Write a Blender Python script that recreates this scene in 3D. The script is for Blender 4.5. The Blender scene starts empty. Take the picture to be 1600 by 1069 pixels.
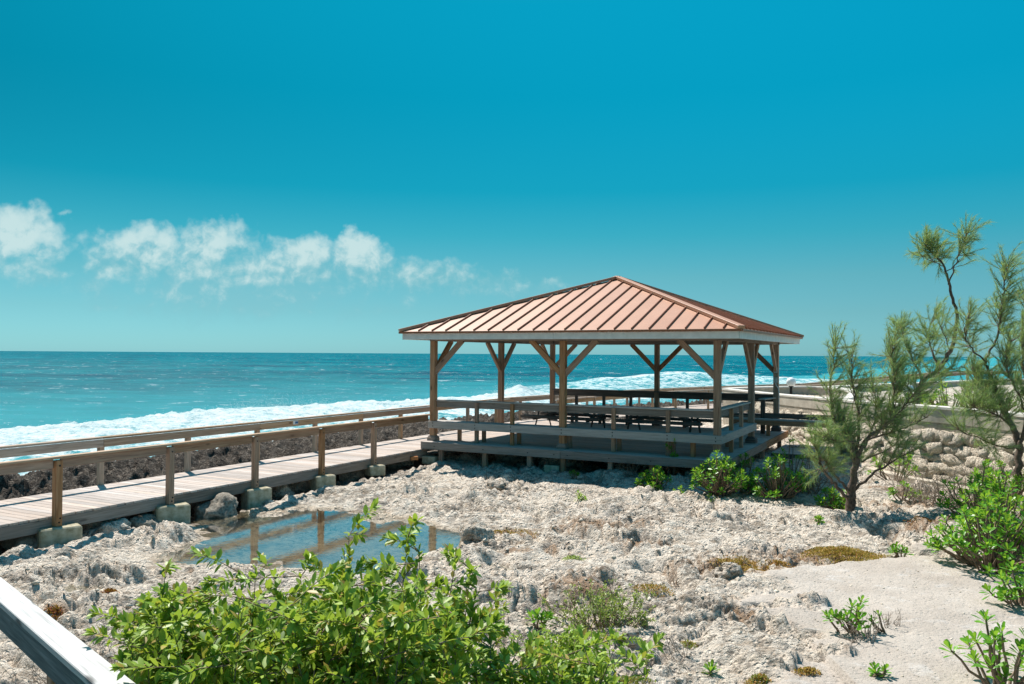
import bpy, math, random
import numpy as np
from mathutils import Vector, Matrix, Euler
random.seed(7); RNG = np.random.default_rng(7)
S = bpy.context.scene; COL = S.collection
R = math.radians
# ------------------------------------------------------------------ camera
CAMZ = 2.3; F = 1265.9; ROLL = math.atan(.00617); PITCH = math.atan((553.236-534.5)/F)
cd = bpy.data.cameras.new("camera"); cam = bpy.data.objects.new("camera", cd); COL.objects.link(cam)
cd.sensor_width = 36; cd.lens = F/1600*36; cd.clip_start = .05; cd.clip_end = 60000
cam.matrix_world = Matrix.Translation((0, 0, CAMZ)) @ Matrix.Rotation(R(90)+PITCH, 4, 'X') @ Matrix.Rotation(ROLL, 4, 'Z')
S.camera = cam
# ------------------------------------------------------------------ sun, sky, exposure
SUNV = Vector((-.370, .587, 1.0)).normalized()
sl = bpy.data.lights.new("sun", 'SUN'); sl.energy = 4.6; sl.angle = R(.53); sl.color = (1.0, .93, .86)
so = bpy.data.objects.new("sun", sl); COL.objects.link(so)
so.rotation_euler = SUNV.to_track_quat('Z', 'Y').to_euler()
S.view_settings.view_transform = 'Standard'; S.view_settings.look = 'None'
S.view_settings.exposure = 0.7; S.view_settings.gamma = 1; S.view_settings.use_curve_mapping = False
S.render.engine = 'CYCLES'
S.cycles.max_bounces = 8; S.cycles.transparent_max_bounces = 8; S.cycles.sample_clamp_indirect = 6
W = bpy.data.worlds.new("World"); S.world = W; W.use_nodes = True

class T:
    """tiny node helper"""
    def __init__(s, tree): s.t = tree; tree.nodes.clear()
    def n(s, typ, props=None, **inp):
        o = s.t.nodes.new('ShaderNode'+typ)
        for k, v in (props or {}).items(): setattr(o, k, v)
        for k, v in inp.items():
            key = int(k[1:]) if k[0] == '_' and k[1:].isdigit() else k.replace('_', ' ')
            s.set(o, key, v)
        return o
    def set(s, o, key, v):
        i = o.inputs[key]
        if isinstance(v, bpy.types.NodeSocket): s.t.links.new(v, i)
        elif isinstance(v, bpy.types.Node): s.t.links.new(v.outputs[0], i)
        else:
            if i.type == 'RGBA' and len(v) == 3: v = (*v, 1)
            i.default_value = v
    def m(s, op, a, b=None, c=None, clamp=False):
        o = s.n('Math', {'operation': op, 'use_clamp': clamp}); s.set(o, 0, a)
        if b is not None: s.set(o, 1, b)
        if c is not None: s.set(o, 2, c)
        return o.outputs[0]
    def vm(s, op, a, b=None):
        o = s.n('VectorMath', {'operation': op}); s.set(o, 0, a)
        if b is not None: s.set(o, 1, b)
        return o.outputs[0]
    def mix(s, f, a, b, mode='MIX'):
        o = s.n('MixRGB', {'blend_type': mode}); s.set(o, 0, f); s.set(o, 1, a); s.set(o, 2, b); return o.outputs[0]
    def ramp(s, f, stops, interp='LINEAR'):
        o = s.n('ValToRGB'); s.set(o, 0, f); e = o.color_ramp; e.interpolation = interp
        while len(e.elements) < len(stops): e.elements.new(.5)
        for el, (p, c) in zip(e.elements, stops):
            el.position = p; el.color = (*c, 1) if len(c) == 3 else c
        return o.outputs[0]
    def sm(s, v, lo, hi):
        o = s.n('MapRange', {'interpolation_type': 'SMOOTHSTEP'}); s.set(o, 0, v); s.set(o, 1, lo); s.set(o, 2, hi); return o.outputs[0]
    def noise(s, vec, scale, detail=4, rough=.55, dist=0, out=0):
        o = s.n('TexNoise', {}, Scale=scale, Detail=detail, Roughness=rough, Distortion=dist)
        if vec is not None: s.set(o, 'Vector', vec)
        return o.outputs[out]
    def xyz(s, v):
        o = s.n('SeparateXYZ'); s.set(o, 0, v); return o.outputs
    def comb(s, x, y, z):
        o = s.n('CombineXYZ'); s.set(o, 0, x); s.set(o, 1, y); s.set(o, 2, z); return o.outputs[0]
    def bump(s, h, strength, dist, normal=None):
        o = s.n('Bump', {}, Strength=strength, Distance=dist, Height=h)
        if normal is not None: s.set(o, 'Normal', normal)
        return o.outputs[0]

w = T(W.node_tree)
gv = w.n('NewGeometry'); inc = w.vm('SCALE', gv.outputs['Incoming']); inc.node.inputs['Scale'].default_value = -1
dx, dy, dz = w.xyz(inc)
sky = w.n('TexSky', {'sky_type': 'NISHITA', 'sun_disc': False, 'sun_elevation': R(55.2), 'sun_rotation': R(-32.2),
                     'air_density': 1.0, 'dust_density': .3, 'ozone_density': 2.0, 'altitude': 5})
tint = w.ramp(w.m('MAXIMUM', dz, 0.0), [(0, (.195, .48, .73)), (.05, (.18, .42, .52)), (.093, (.157, .423, .449)), (.144, (.067, .431, .434)), (.197, (.015, .431, .438)), (.304, (.004, .50, .49)), (.40, (.005, .60, .57)), (.65, (.22, .90, .85)), (1, (.55, 1.1, 1.05))])  # upper stops, above the view, raised to add fill light in the shade
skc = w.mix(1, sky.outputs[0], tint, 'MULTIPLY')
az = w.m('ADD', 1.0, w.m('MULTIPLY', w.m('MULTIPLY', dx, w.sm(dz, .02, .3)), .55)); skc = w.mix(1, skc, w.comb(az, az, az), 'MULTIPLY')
# clouds: density over azimuth (x/y) and elevation (z/y), only ahead of +Y
yy = w.m('MAXIMUM', dy, .05)
cx = w.m('MULTIPLY', w.m('DIVIDE', dx, yy), 12.66); cz = w.m('MULTIPLY', w.m('DIVIDE', dz, yy), 12.66)
cv = w.comb(cx, cz, 0.0)
wob = w.noise(cv, 1.6, 3, .6)
cvec = w.comb(w.m('ADD', cx, w.m('MULTIPLY', w.m('SUBTRACT', wob, .5), .35)), cz, 0.0)
nz = w.m('ADD', w.m('MULTIPLY', w.noise(cvec, .95, 3, .5), .55), w.m('MULTIPLY', w.noise(cvec, 2.6, 8, .58), .45))
ns = w.noise(cvec, .9, 4, .5)
blobs = [(-5.85, 1.50, .95, .46, 1.0), (-4.6, 1.62, .75, .48, 1.0), (-3.35, 1.40, .85, .42, .95), (-2.4, 1.38, .6, .42, 1.0), (-4.2, 1.10, 2.7, .62, .92),
         (-1.2, 1.25, .62, .30, .95), (-.15, 1.02, .8, .22, .72), (-7.8, 1.85, .75, .5, .95), (-6.98, 2.15, .2, .12, .62), (-7.5, 1.15, .6, .28, .66),
         (-6.5, 1.05, .8, .22, .55), (-5.0, .95, 1.5, .25, .5), (.6, 1.05, .5, .12, .5)]
wob2 = w.noise(w.vm('ADD', cv, (7.3, 2.1, 4.0)), 2.2, 4, .6); cxw = w.m('ADD', cx, w.m('MULTIPLY', w.m('SUBTRACT', wob, .5), 1.3)); czw = w.m('ADD', cz, w.m('MULTIPLY', w.m('SUBTRACT', wob2, .5), .75))
dens = None
for bx_, bz_, rx, rz, wt in blobs:
    a = w.m('POWER', w.m('DIVIDE', w.m('SUBTRACT', cxw, bx_), rx), 2); b = w.m('POWER', w.m('ABSOLUTE', w.m('DIVIDE', w.m('SUBTRACT', czw, bz_), rz)), 2)
    v = w.m('MULTIPLY', w.m('SUBTRACT', 1.0, w.m('MULTIPLY', w.m('ADD', a, b), .55)), wt)
    dens = v if dens is None else w.m('MAXIMUM', dens, v)
dn = w.m('ADD', w.m('MAXIMUM', dens, -.5), w.m('MULTIPLY', w.m('SUBTRACT', nz, .5), 1.9))
cl = w.sm(dn, .24, 1.0)
cl = w.m('MULTIPLY', cl, w.sm(dy, .1, .3))
nsh = w.noise(w.vm('ADD', cvec, (.10, -.16, 0)), 1.5, 6, .52)
nf_ = w.noise(cvec, 2.6, 8, .58); nsh = w.noise(w.vm('ADD', cvec, (.07, -.12, 0)), 2.6, 8, .58)
lit = w.sm(w.m('ADD', w.m('ADD', w.m('MULTIPLY', w.m('SUBTRACT', nf_, nsh), 1.9), w.m('MULTIPLY', ns, .7)), w.m('MULTIPLY', w.m('SUBTRACT', cz, 1.25), .75)), .0, .85)
ccol = w.mix(lit, (1.5, 3.3, 3.7), (3.8, 4.9, 4.9))
veil = w.m('MULTIPLY', w.sm(dz, .22, .0), .22)
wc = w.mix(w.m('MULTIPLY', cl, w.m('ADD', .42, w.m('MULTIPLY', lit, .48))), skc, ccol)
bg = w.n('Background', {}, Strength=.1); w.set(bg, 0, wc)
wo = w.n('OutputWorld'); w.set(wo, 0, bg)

# ------------------------------------------------------------------ helpers: space
def uray(x, y):
    X, Y = x-800, y-534.5; c, s = math.cos(ROLL), math.sin(ROLL)
    x0, y0 = X*c+Y*s, -X*s+Y*c; cp, sp = math.cos(PITCH), math.sin(PITCH); u = -y0/F
    return x0/F, cp-u*sp, sp+u*cp
def at(x, y, z):
    r = uray(x, y); t = (z-CAMZ)/r[2]; return Vector((r[0]*t, r[1]*t, z))
def atY(x, y, Y):
    r = uray(x, y); t = Y/r[1]; return Vector((r[0]*t, Y, r[2]*t+CAMZ))
TH = -.4805; U2 = np.array([math.cos(TH), math.sin(TH)]); V2 = np.array([-U2[1], U2[0]]); O2 = np.array([-2.071, 21.513])
def P(s, t, z=0.0):
    g = O2+U2*s+V2*t; return Vector((g[0], g[1], z))
# ------------------------------------------------------------------ helpers: numpy noise
_p = RNG.permutation(4096)
def _h(ix, iy, seed): return _p[(_p[(ix+seed*131) & 4095]+iy*7) & 4095]
_ga = RNG.random(4096)*2*np.pi; _gx, _gy = np.cos(_ga), np.sin(_ga); _r1, _r2 = RNG.random(4096), RNG.random(4096)
def perlin(x, y, seed=0):
    x = x+17.3*seed; y = y-9.7*seed
    ix = np.floor(x).astype(np.int64); iy = np.floor(y).astype(np.int64); fx = x-ix; fy = y-iy
    u = fx*fx*fx*(fx*(fx*6-15)+10); v = fy*fy*fy*(fy*(fy*6-15)+10)
    def g(a, b, X, Y):
        h = _h(a, b, seed); return _gx[h]*X+_gy[h]*Y
    n0 = g(ix, iy, fx, fy); n1 = g(ix+1, iy, fx-1, fy); n2 = g(ix, iy+1, fx, fy-1); n3 = g(ix+1, iy+1, fx-1, fy-1)
    a = n0+u*(n1-n0); b = n2+u*(n3-n2)
    return (a+v*(b-a))*1.4
def fbm(x, y, o=4, seed=0, gain=.5):
    r = 0; a = 1
    for i in range(o): r = r+a*perlin(x, y, seed+i); x, y, a = x*2.03, y*2.03, a*gain
    return r
def worley(x, y, seed=0):
    ix = np.floor(x).astype(np.int64); iy = np.floor(y).astype(np.int64)
    d1 = np.full(x.shape, 9.0); d2 = d1.copy(); cid = np.zeros(x.shape)
    for i in (-1, 0, 1):
        for j in (-1, 0, 1):
            h = _h(ix+i, iy+j, seed); ex = ix+i+_r1[h]-x; ey = iy+j+_r2[h]-y; d = np.sqrt(ex*ex+ey*ey)
            m = d < d1; d2 = np.where(m, d1, np.minimum(d2, d)); cid = np.where(m, _r1[(h*5+3) & 4095], cid); d1 = np.where(m, d, d1)
    return d1, d2, cid
def sstep(a, b, v):
    t = np.clip((v-a)/(b-a), 0, 1); return t*t*(3-2*t)
def poly_sd(x, y, Q):
    """signed distance, negative inside"""
    d = np.full(x.shape, 1e9); inside = np.zeros(x.shape, bool); n = len(Q)
    for i in range(n):
        ax, ay = Q[i]; bx, by = Q[(i+1) % n]; ex, ey = bx-ax, by-ay
        t = np.clip(((x-ax)*ex+(y-ay)*ey)/(ex*ex+ey*ey), 0, 1)
        d = np.minimum(d, (x-ax-t*ex)**2+(y-ay-t*ey)**2)
        c = ((ay > y) != (by > y)) & (x < (bx-ax)*(y-ay)/((by-ay) if by != ay else 1e-9)+ax); inside ^= c
    d = np.sqrt(d); return np.where(inside, -d, d)
def line_sd(x, y, Q):
    """distance to polyline, positive on its left side"""
    best = np.full(x.shape, 1e9); sg = np.ones(x.shape)
    for (ax, ay), (bx, by) in zip(Q[:-1], Q[1:]):
        ex, ey = bx-ax, by-ay; t = np.clip(((x-ax)*ex+(y-ay)*ey)/(ex*ex+ey*ey), 0, 1)
        dx_, dy_ = x-ax-t*ex, y-ay-t*ey; d = dx_*dx_+dy_*dy_; cr = ex*dy_-ey*dx_
        m = d < best-1e-9; best = np.where(m, d, best); sg = np.where(m, np.sign(cr), sg)
    return np.sqrt(best)*sg
# ------------------------------------------------------------------ helpers: objects
def tag(o, label=None, cat=None, group=None, kind=None):
    if label: o['label'] = label
    if cat: o['category'] = cat
    if group: o['group'] = group
    if kind: o['kind'] = kind
    return o
def thing(name, label, cat, loc=(0, 0, 0), group=None):
    o = bpy.data.objects.new(name, None); COL.objects.link(o); o.location = loc; o.empty_display_size = .1
    return tag(o, label, cat, group)
def wloc(o):
    v = Vector((0, 0, 0))
    while o is not None: v += o.location; o = o.parent
    return v
def link(name, me, parent=None, M=None):
    """M: world matrix; parents are unrotated empties (or meshes), so only shift"""
    o = bpy.data.objects.new(name, me); COL.objects.link(o)
    if M is None: M = Matrix.Identity(4)
    if parent is not None:
        o.parent = parent
        if parent.get('_rot'): M = parent['_mw_inv_placeholder']
        M = Matrix.Translation(-wloc(parent)) @ M
    o.matrix_basis = M
    return o
def mesh_np(name, V, Fs, mat=None, smooth=False, loops=None):
    """Fs: list of arrays (k,3) or (k,4)"""
    me = bpy.data.meshes.new(name); V = np.asarray(V, np.float32)
    me.vertices.add(len(V)); me.vertices.foreach_set('co', V.ravel())
    if isinstance(Fs, np.ndarray): Fs = [Fs]
    li = np.concatenate([f.ravel() for f in Fs]).astype(np.int32)
    tot = np.concatenate([np.full(len(f), f.shape[1]) for f in Fs]).astype(np.int32)
    st = np.concatenate([[0], np.cumsum(tot)[:-1]]).astype(np.int32)
    me.loops.add(len(li)); me.loops.foreach_set('vertex_index', li)
    me.polygons.add(len(tot)); me.polygons.foreach_set('loop_start', st); me.polygons.foreach_set('loop_total', tot)
    if smooth: me.polygons.foreach_set('use_smooth', np.ones(len(tot), bool))
    me.update(calc_edges=True)
    if mat: me.materials.append(mat)
    return me
def mesh_py(name, V, Fc, mat, smooth=False):
    me = bpy.data.meshes.new(name); me.from_pydata([tuple(v) for v in V], [], Fc); me.update()
    if smooth: me.shade_smooth()
    me.materials.append(mat); return me
_bc = {}
def boxmesh(L, Wd, H, mat, b=.005):
    """bevelled box, long axis X, centred"""
    key = (round(L, 3), round(Wd, 3), round(H, 3), mat.name)
    if key in _bc: return _bc[key]
    V = []; idx = {}
    for sx in (-1, 1):
        for sy in (-1, 1):
            for sz in (-1, 1):
                for a in range(3):
                    p = [sx*(L/2-b), sy*(Wd/2-b), sz*(H/2-b)]; p[a] += (sx, sy, sz)[a]*b
                    idx[(sx, sy, sz, a)] = len(V); V.append(p)
    Fc = []
    cen = Vector()
    def add(ids):
        c = sum((Vector(V[i]) for i in ids), Vector())/len(ids)
        n = (Vector(V[ids[1]])-Vector(V[ids[0]])).cross(Vector(V[ids[2]])-Vector(V[ids[0]]))
        Fc.append(ids if n.dot(c) > 0 else ids[::-1])
    for a in range(3):
        o1, o2 = [k for k in range(3) if k != a]
        for s in (-1, 1):
            ids = []
            for (p, q) in ((-1, -1), (1, -1), (1, 1), (-1, 1)):
                k = [0, 0, 0]; k[a] = s; k[o1] = p; k[o2] = q; ids.append(idx[(*k, a)])
            add(ids)
    for a in range(3):   # edges parallel to axis a
        o1, o2 = [k for k in range(3) if k != a]
        for p in (-1, 1):
            for q in (-1, 1):
                k1 = [0]*3; k1[a] = -1; k1[o1] = p; k1[o2] = q; k2 = k1[:]; k2[a] = 1
                add([idx[(*k1, o1)], idx[(*k2, o1)], idx[(*k2, o2)], idx[(*k1, o2)]])
    for k in [(a, b_, c) for a in (-1, 1) for b_ in (-1, 1) for c in (-1, 1)]:
        add([idx[(*k, 0)], idx[(*k, 1)], idx[(*k, 2)]])
    me = mesh_py('board', V, Fc, mat); _bc[key] = me; return me
def frame(x, up):
    x = Vector(x).normalized(); y = Vector(up).cross(x).normalized(); z = x.cross(y)
    return Matrix((x, y, z)).transposed()
def beam(name, p0, p1, wd, h, mat, parent, up=(0, 0, 1), label=None, q=0):
    """board from p0 to p1 (centre line); wd = across, h = along `up`"""
    p0, p1 = Vector(p0), Vector(p1); L = (p1-p0).length
    if q: L = round(L/q)*q
    Rm = frame(p1-p0, up)
    o = link(name, boxmesh(L, wd, h, mat), parent, Matrix.Translation((p0+p1)/2) @ Rm.to_4x4())
    if label: o['label'] = label
    return o
def post(name, p, z0, z1, wd, mat, parent, q=0, label=None, d=None):
    return beam(name, (p[0], p[1], z0), (p[0], p[1], z1), wd, d or wd, mat, parent, up=(V2[0], V2[1], 0), q=q, label=label)
def tube_np(paths, sides=6):
    """paths: list of (pts (n,3), radii (n,)) -> V, quads"""
    Vs = []; Fs = []; off = 0
    for pts, rad in paths:
        pts = np.asarray(pts, float); n = len(pts); tg = np.gradient(pts, axis=0); tg /= np.linalg.norm(tg, axis=1)[:, None]+1e-9
        ref = np.array([.31, .95, .05]); a = np.cross(tg, ref); a /= np.linalg.norm(a, axis=1)[:, None]+1e-9; b = np.cross(tg, a)
        an = np.arange(sides)*2*np.pi/sides
        ring = pts[:, None]+np.asarray(rad)[:, None, None]*(a[:, None]*np.cos(an)[None, :, None]+b[:, None]*np.sin(an)[None, :, None])
        Vs.append(ring.reshape(-1, 3))
        i = np.arange(n-1)[:, None]*sides; j = np.arange(sides)[None]; k = (j+1) % sides
        Fs.append(np.stack([i+j, i+k, i+sides+k, i+sides+j], -1).reshape(-1, 4)+off); off += n*sides
    return np.concatenate(Vs), np.concatenate(Fs)
LT = {  # leaf templates: x across, y along, z up
 'spat': np.array([(0, 0, 0), (-.06, .3, .04), (.06, .3, .04), (-.17, .72, .02), (.17, .72, .02), (-.10, .94, -.03), (.10, .94, -.03), (0, .7, -.02)], float),
 'elli': np.array([(0, 0, 0), (-.19, .34, .03), (.19, .34, .03), (-.20, .66, .03), (.20, .66, .03), (0, 1, -.04), (0, .32, -.01), (0, .62, -.01)], float)}
LF = {'spat': [(0, 2, 1), (1, 2, 7), (1, 7, 3), (2, 4, 7), (3, 7, 5), (7, 4, 6), (5, 7, 6)],
      'elli': [(0, 6, 1), (0, 2, 6), (1, 6, 7), (1, 7, 3), (6, 2, 4), (6, 4, 7), (3, 7, 5), (7, 4, 5)]}
def leaf_frames(P_, D, up=None, roll=.5):
    """P_ (n,3) positions, D directions -> rotation (n,3,3) columns side, dir, normal"""
    D = D/(np.linalg.norm(D, axis=1)[:, None]+1e-9)
    u = np.tile([0, 0, 1.0], (len(D), 1)) if up is None else up
    u = u+RNG.normal(0, roll, D.shape)*.5
    s = np.cross(D, u); s /= np.linalg.norm(s, axis=1)[:, None]+1e-9; n = np.cross(s, D)
    return np.stack([s, D, n], 2)
def leaves(parent, P_, D, L, kind, mats, n_obj=0, up=None, name='leaf', stuff='foliage'):
    Rm = leaf_frames(P_, D, up); tv = LT[kind]; tf = np.array(LF[kind]); n = len(P_)
    order = np.argsort((P_**2).sum(1)*1.0/L**2) if n_obj else np.arange(n)
    ob = order[:n_obj]; rest = order[n_obj:]
    if n_obj:
        mes = [mesh_py(name, tv, [tuple(f) for f in LF[kind]], m_, True) for m_ in mats]
        pw = np.array(wloc(parent))
        for i in ob:
            M = Matrix([[*(Rm[i, r]*L[i]), P_[i, r]-pw[r]] for r in range(3)]+[[0, 0, 0, 1]])
            o = bpy.data.objects.new(name, mes[int(RNG.integers(len(mes)))]); COL.objects.link(o); o.parent = parent; o.matrix_basis = M
    if len(rest):
        V = np.einsum('nij,kj->nki', Rm[rest], tv)*L[rest, None, None]+P_[rest, None]
        Fc = tf[None]+np.arange(len(rest))[:, None, None]*len(tv)
        me = mesh_np(stuff, V.reshape(-1, 3), Fc.reshape(-1, 3), None, True)
        for m_ in mats: me.materials.append(m_)
        mi = np.repeat(RNG.integers(len(mats), size=len(rest)), len(tf)).astype(np.int32); me.polygons.foreach_set('material_index', mi)
        o = link(stuff, me, parent); o['kind'] = 'stuff'
# ------------------------------------------------------------------ materials
def mat(name):
    m = bpy.data.materials.new(name); m.use_nodes = True; return m, T(m.node_tree)
def fin(t, bsdf, disp=None):
    o = t.n('OutputMaterial'); t.set(o, 0, bsdf); return o
def wood(name, c0, c1, c2, rough=.85, gs=1.0, knots=.5):
    """c0 dark grain, c1 mid, c2 light"""
    m, t = mat(name); tc = t.n('TexCoord').outputs['Object']; oi = t.n('ObjectInfo'); rnd = oi.outputs['Random']
    off = t.comb(t.m('MULTIPLY', rnd, 37.0), t.m('MULTIPLY', rnd, 11.0), t.m('MULTIPLY', rnd, 23.0))
    v = t.vm('ADD', tc, off); vs = t.vm('MULTIPLY', v, (1.1, 22*gs, 22*gs))
    g1 = t.noise(vs, 1.6, 6, .62, .35); g2 = t.noise(t.vm('MULTIPLY', v, (3.0, 90*gs, 90*gs)), 1.0, 3, .6)
    big = t.noise(v, 2.3, 3, .5)
    f = t.m('ADD', t.m('MULTIPLY', g1, .75), t.m('MULTIPLY', g2, .3))
    col = t.ramp(f, [(.30, c0), (.50, c1), (.72, c2)])
    col = t.mix(t.m('MULTIPLY', t.sm(big, .4, .7), .35), col, c1)
    vk = t.n('TexVoronoi', {}, Scale=1.0, Vector=t.vm('MULTIPLY', v, (1.6, 5, 5)))
    k = t.sm(vk.outputs['Distance'], .16, .05)
    col = t.mix(t.m('MULTIPLY', k, knots), col, tuple(x*.45 for x in c0))
    hs = t.n('HueSaturation', {}, Value=t.m('ADD', .80, t.m('MULTIPLY', rnd, .4)), Color=col, Saturation=t.m('ADD', .68, t.m('MULTIPLY', t.m('FRACT', t.m('MULTIPLY', rnd, 7.3)), .50)))
    b = t.bump(f, .55, .006)
    p = t.n('BsdfPrincipled', {}, Base_Color=hs.outputs[0], Roughness=rough, Normal=b); p.inputs['Specular IOR Level'].default_value = .25
    fin(t, p); return m
M_deck = wood('bleached_deck_wood', (.25, .20, .165), (.43, .36, .31), (.56, .48, .43))
M_post = wood('brown_timber', (.13, .064, .035), (.33, .188, .112), (.48, .31, .20), knots=.8)
M_rail = wood('rail_timber', (.165, .10, .062), (.385, .265, .18), (.53, .395, .285), knots=.8)
M_band = wood('grey_weathered_board', (.24, .215, .19), (.46, .425, .39), (.60, .56, .52))
M_shade = wood('grey_brown_board', (.12, .09, .075), (.25, .20, .165), (.36, .30, .26))
M_dark = wood('dark_shaded_wood', (.035, .030, .028), (.10, .086, .078), (.19, .17, .155))  # dark wood; shade of the back rail and picnic seats is painted into it
M_foreside = wood('shaded_handrail_side', (.03, .05, .055), (.10, .15, .16), (.20, .27, .28), knots=1.0)  # shade on the handrail's side painted in as a dark teal wood tone
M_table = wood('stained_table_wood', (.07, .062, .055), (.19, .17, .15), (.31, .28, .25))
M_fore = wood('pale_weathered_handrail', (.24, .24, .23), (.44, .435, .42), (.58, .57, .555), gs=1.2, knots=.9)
def simple(name, c0, c1, scale, rough=.8, bump=.4, bd=.01, metal=0, spec=.3, detail=6):
    m, t = mat(name); tc = t.n('TexCoord').outputs['Object']; n = t.noise(tc, scale, detail, .6)
    n2 = t.noise(tc, scale*.13, 3, .5)
    col = t.ramp(t.m('ADD', t.m('MULTIPLY', n, .6), t.m('MULTIPLY', n2, .4)), [(.36, c0), (.62, c1)])
    p = t.n('BsdfPrincipled', {}, Base_Color=col, Roughness=rough, Metallic=metal, Normal=t.bump(n, bump, bd)); p.inputs['Specular IOR Level'].default_value = spec
    fin(t, p); return m
M_fascia = simple('white_painted_fascia', (.60, .62, .60), (.76, .77, .75), 5, .6, .15, .004)
M_conc = simple('mossy_concrete', (.20, .17, .09), (.52, .47, .35), 9, .9, .5, .008)
M_wallc = simple('rendered_concrete', (.34, .30, .24), (.54, .49, .41), 3.0, .9, .4, .008)
M_cap = simple('pale_coping', (.55, .52, .46), (.74, .70, .64), 6, .85, .3, .004)
M_mortar = simple('mortar', (.30, .26, .20), (.50, .44, .36), 9, .95, .6, .02)
M_stone = simple('limestone_rubble', (.52, .43, .33), (.90, .81, .67), 7, .95, 1.0, .16, detail=9)
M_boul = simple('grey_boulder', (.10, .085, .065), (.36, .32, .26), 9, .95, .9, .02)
M_brick = simple('orange_brick', (.35, .14, .05), (.5, .22, .09), 20, .9)
M_black = simple('black_metal', (.01, .01, .01), (.025, .025, .025), 20, .45)
M_grey = simple('grey_pvc', (.35, .42, .43), (.5, .56, .56), 20, .4, .05)
M_bluel = simple('blue_label', (.02, .10, .25), (.03, .16, .35), 30, .5, .0)
M_wht = simple('white_label', (.7, .75, .75), (.8, .8, .8), 30, .5, .0)
def roofmat(name, c0, c1):
    m, t = mat(name); tc = t.n('TexCoord').outputs['Object']; r = t.n('ObjectInfo').outputs['Random']
    n = t.noise(tc, 1.1, 4, .6); n2 = t.noise(tc, 30, 3, .6)
    col = t.ramp(t.m('ADD', t.m('MULTIPLY', n, .7), t.m('MULTIPLY', r, .3)), [(.3, c0), (.7, c1)])
    col = t.mix(t.m('MULTIPLY', t.sm(n2, .45, .75), .30), col, tuple(min(1, x*1.5) for x in c1))
    p = t.n('BsdfPrincipled', {}, Base_Color=col, Roughness=.46, Metallic=0.0, Normal=t.bump(n, .1, .01)); p.inputs['Specular IOR Level'].default_value = .5
    fin(t, p); return m
M_roof = roofmat('terracotta_metal_panel', (.40, .19, .108), (.49, .25, .15))
M_seam = roofmat('red_metal_seam', (.25, .085, .035), (.31, .11, .048))
def leafmat(name, c, c2, trans=.35, rough=.45):
    m, t = mat(name); g = t.n('NewGeometry'); r = t.noise(g.outputs['Position'], 7.0, 3, .6)
    col = t.ramp(r, [(.35, c), (.65, c2)])
    p = t.n('BsdfPrincipled', {}, Base_Color=col, Roughness=rough); p.inputs['Specular IOR Level'].default_value = .35
    tr = t.n('BsdfTranslucent', {}, Color=t.mix(.5, col, (.50, .62, .06), 'MIX'))
    mx = t.n('MixShader', {}, _0=trans); t.set(mx, 1, p); t.set(mx, 2, tr); fin(t, mx); return m
ML_a = leafmat('bright_leaf', (.17, .275, .025), (.26, .36, .045), .45); ML_b = leafmat('mid_leaf', (.10, .20, .02), (.17, .29, .035), .42); ML_c = leafmat('young_yellow_leaf', (.30, .44, .05), (.40, .54, .09))
ML_d = leafmat('deep_leaf', (.022, .085, .012), (.04, .13, .018)); ML_s = leafmat('sprig_leaf', (.22, .36, .035), (.32, .46, .06)); ML_o = leafmat('olive_leaf', (.16, .22, .06), (.26, .31, .11))
ML_g = leafmat('glossy_shore_leaf', (.09, .32, .016), (.17, .44, .03), .42, .35); ML_g2 = leafmat('glossy_shore_leaf_dark', (.05, .20, .012), (.08, .28, .018), .35, .35)
ML_y = leafmat('yellowed_leaf', (.42, .34, .05), (.36, .22, .06)); ML_n = leafmat('needle_green', (.16, .30, .14), (.26, .41, .21), .45, .6); ML_n2 = leafmat('needle_dark', (.13, .20, .09), (.19, .27, .13), .4, .6); ML_n3 = leafmat('needle_dry', (.34, .27, .14), (.44, .35, .2), .4, .7)
M_bark = simple('grey_brown_bark', (.06, .042, .032), (.20, .15, .12), 22, .95, .9, .02)
M_stem = simple('tan_stem', (.13, .085, .055), (.30, .22, .16), 30, .9, .4, .005)
M_twig = simple('dry_twig', (.20, .15, .11), (.40, .33, .27), 20, .9, .3, .004)
ML_r = leafmat('rusty_mat_plant', (.40, .17, .04), (.50, .26, .07), .2, .7); ML_r2 = leafmat('ochre_mat_plant', (.36, .23, .05), (.46, .33, .09), .2, .7); ML_r3 = leafmat('red_mat_plant', (.30, .06, .02), (.36, .10, .03), .2, .7)

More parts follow.
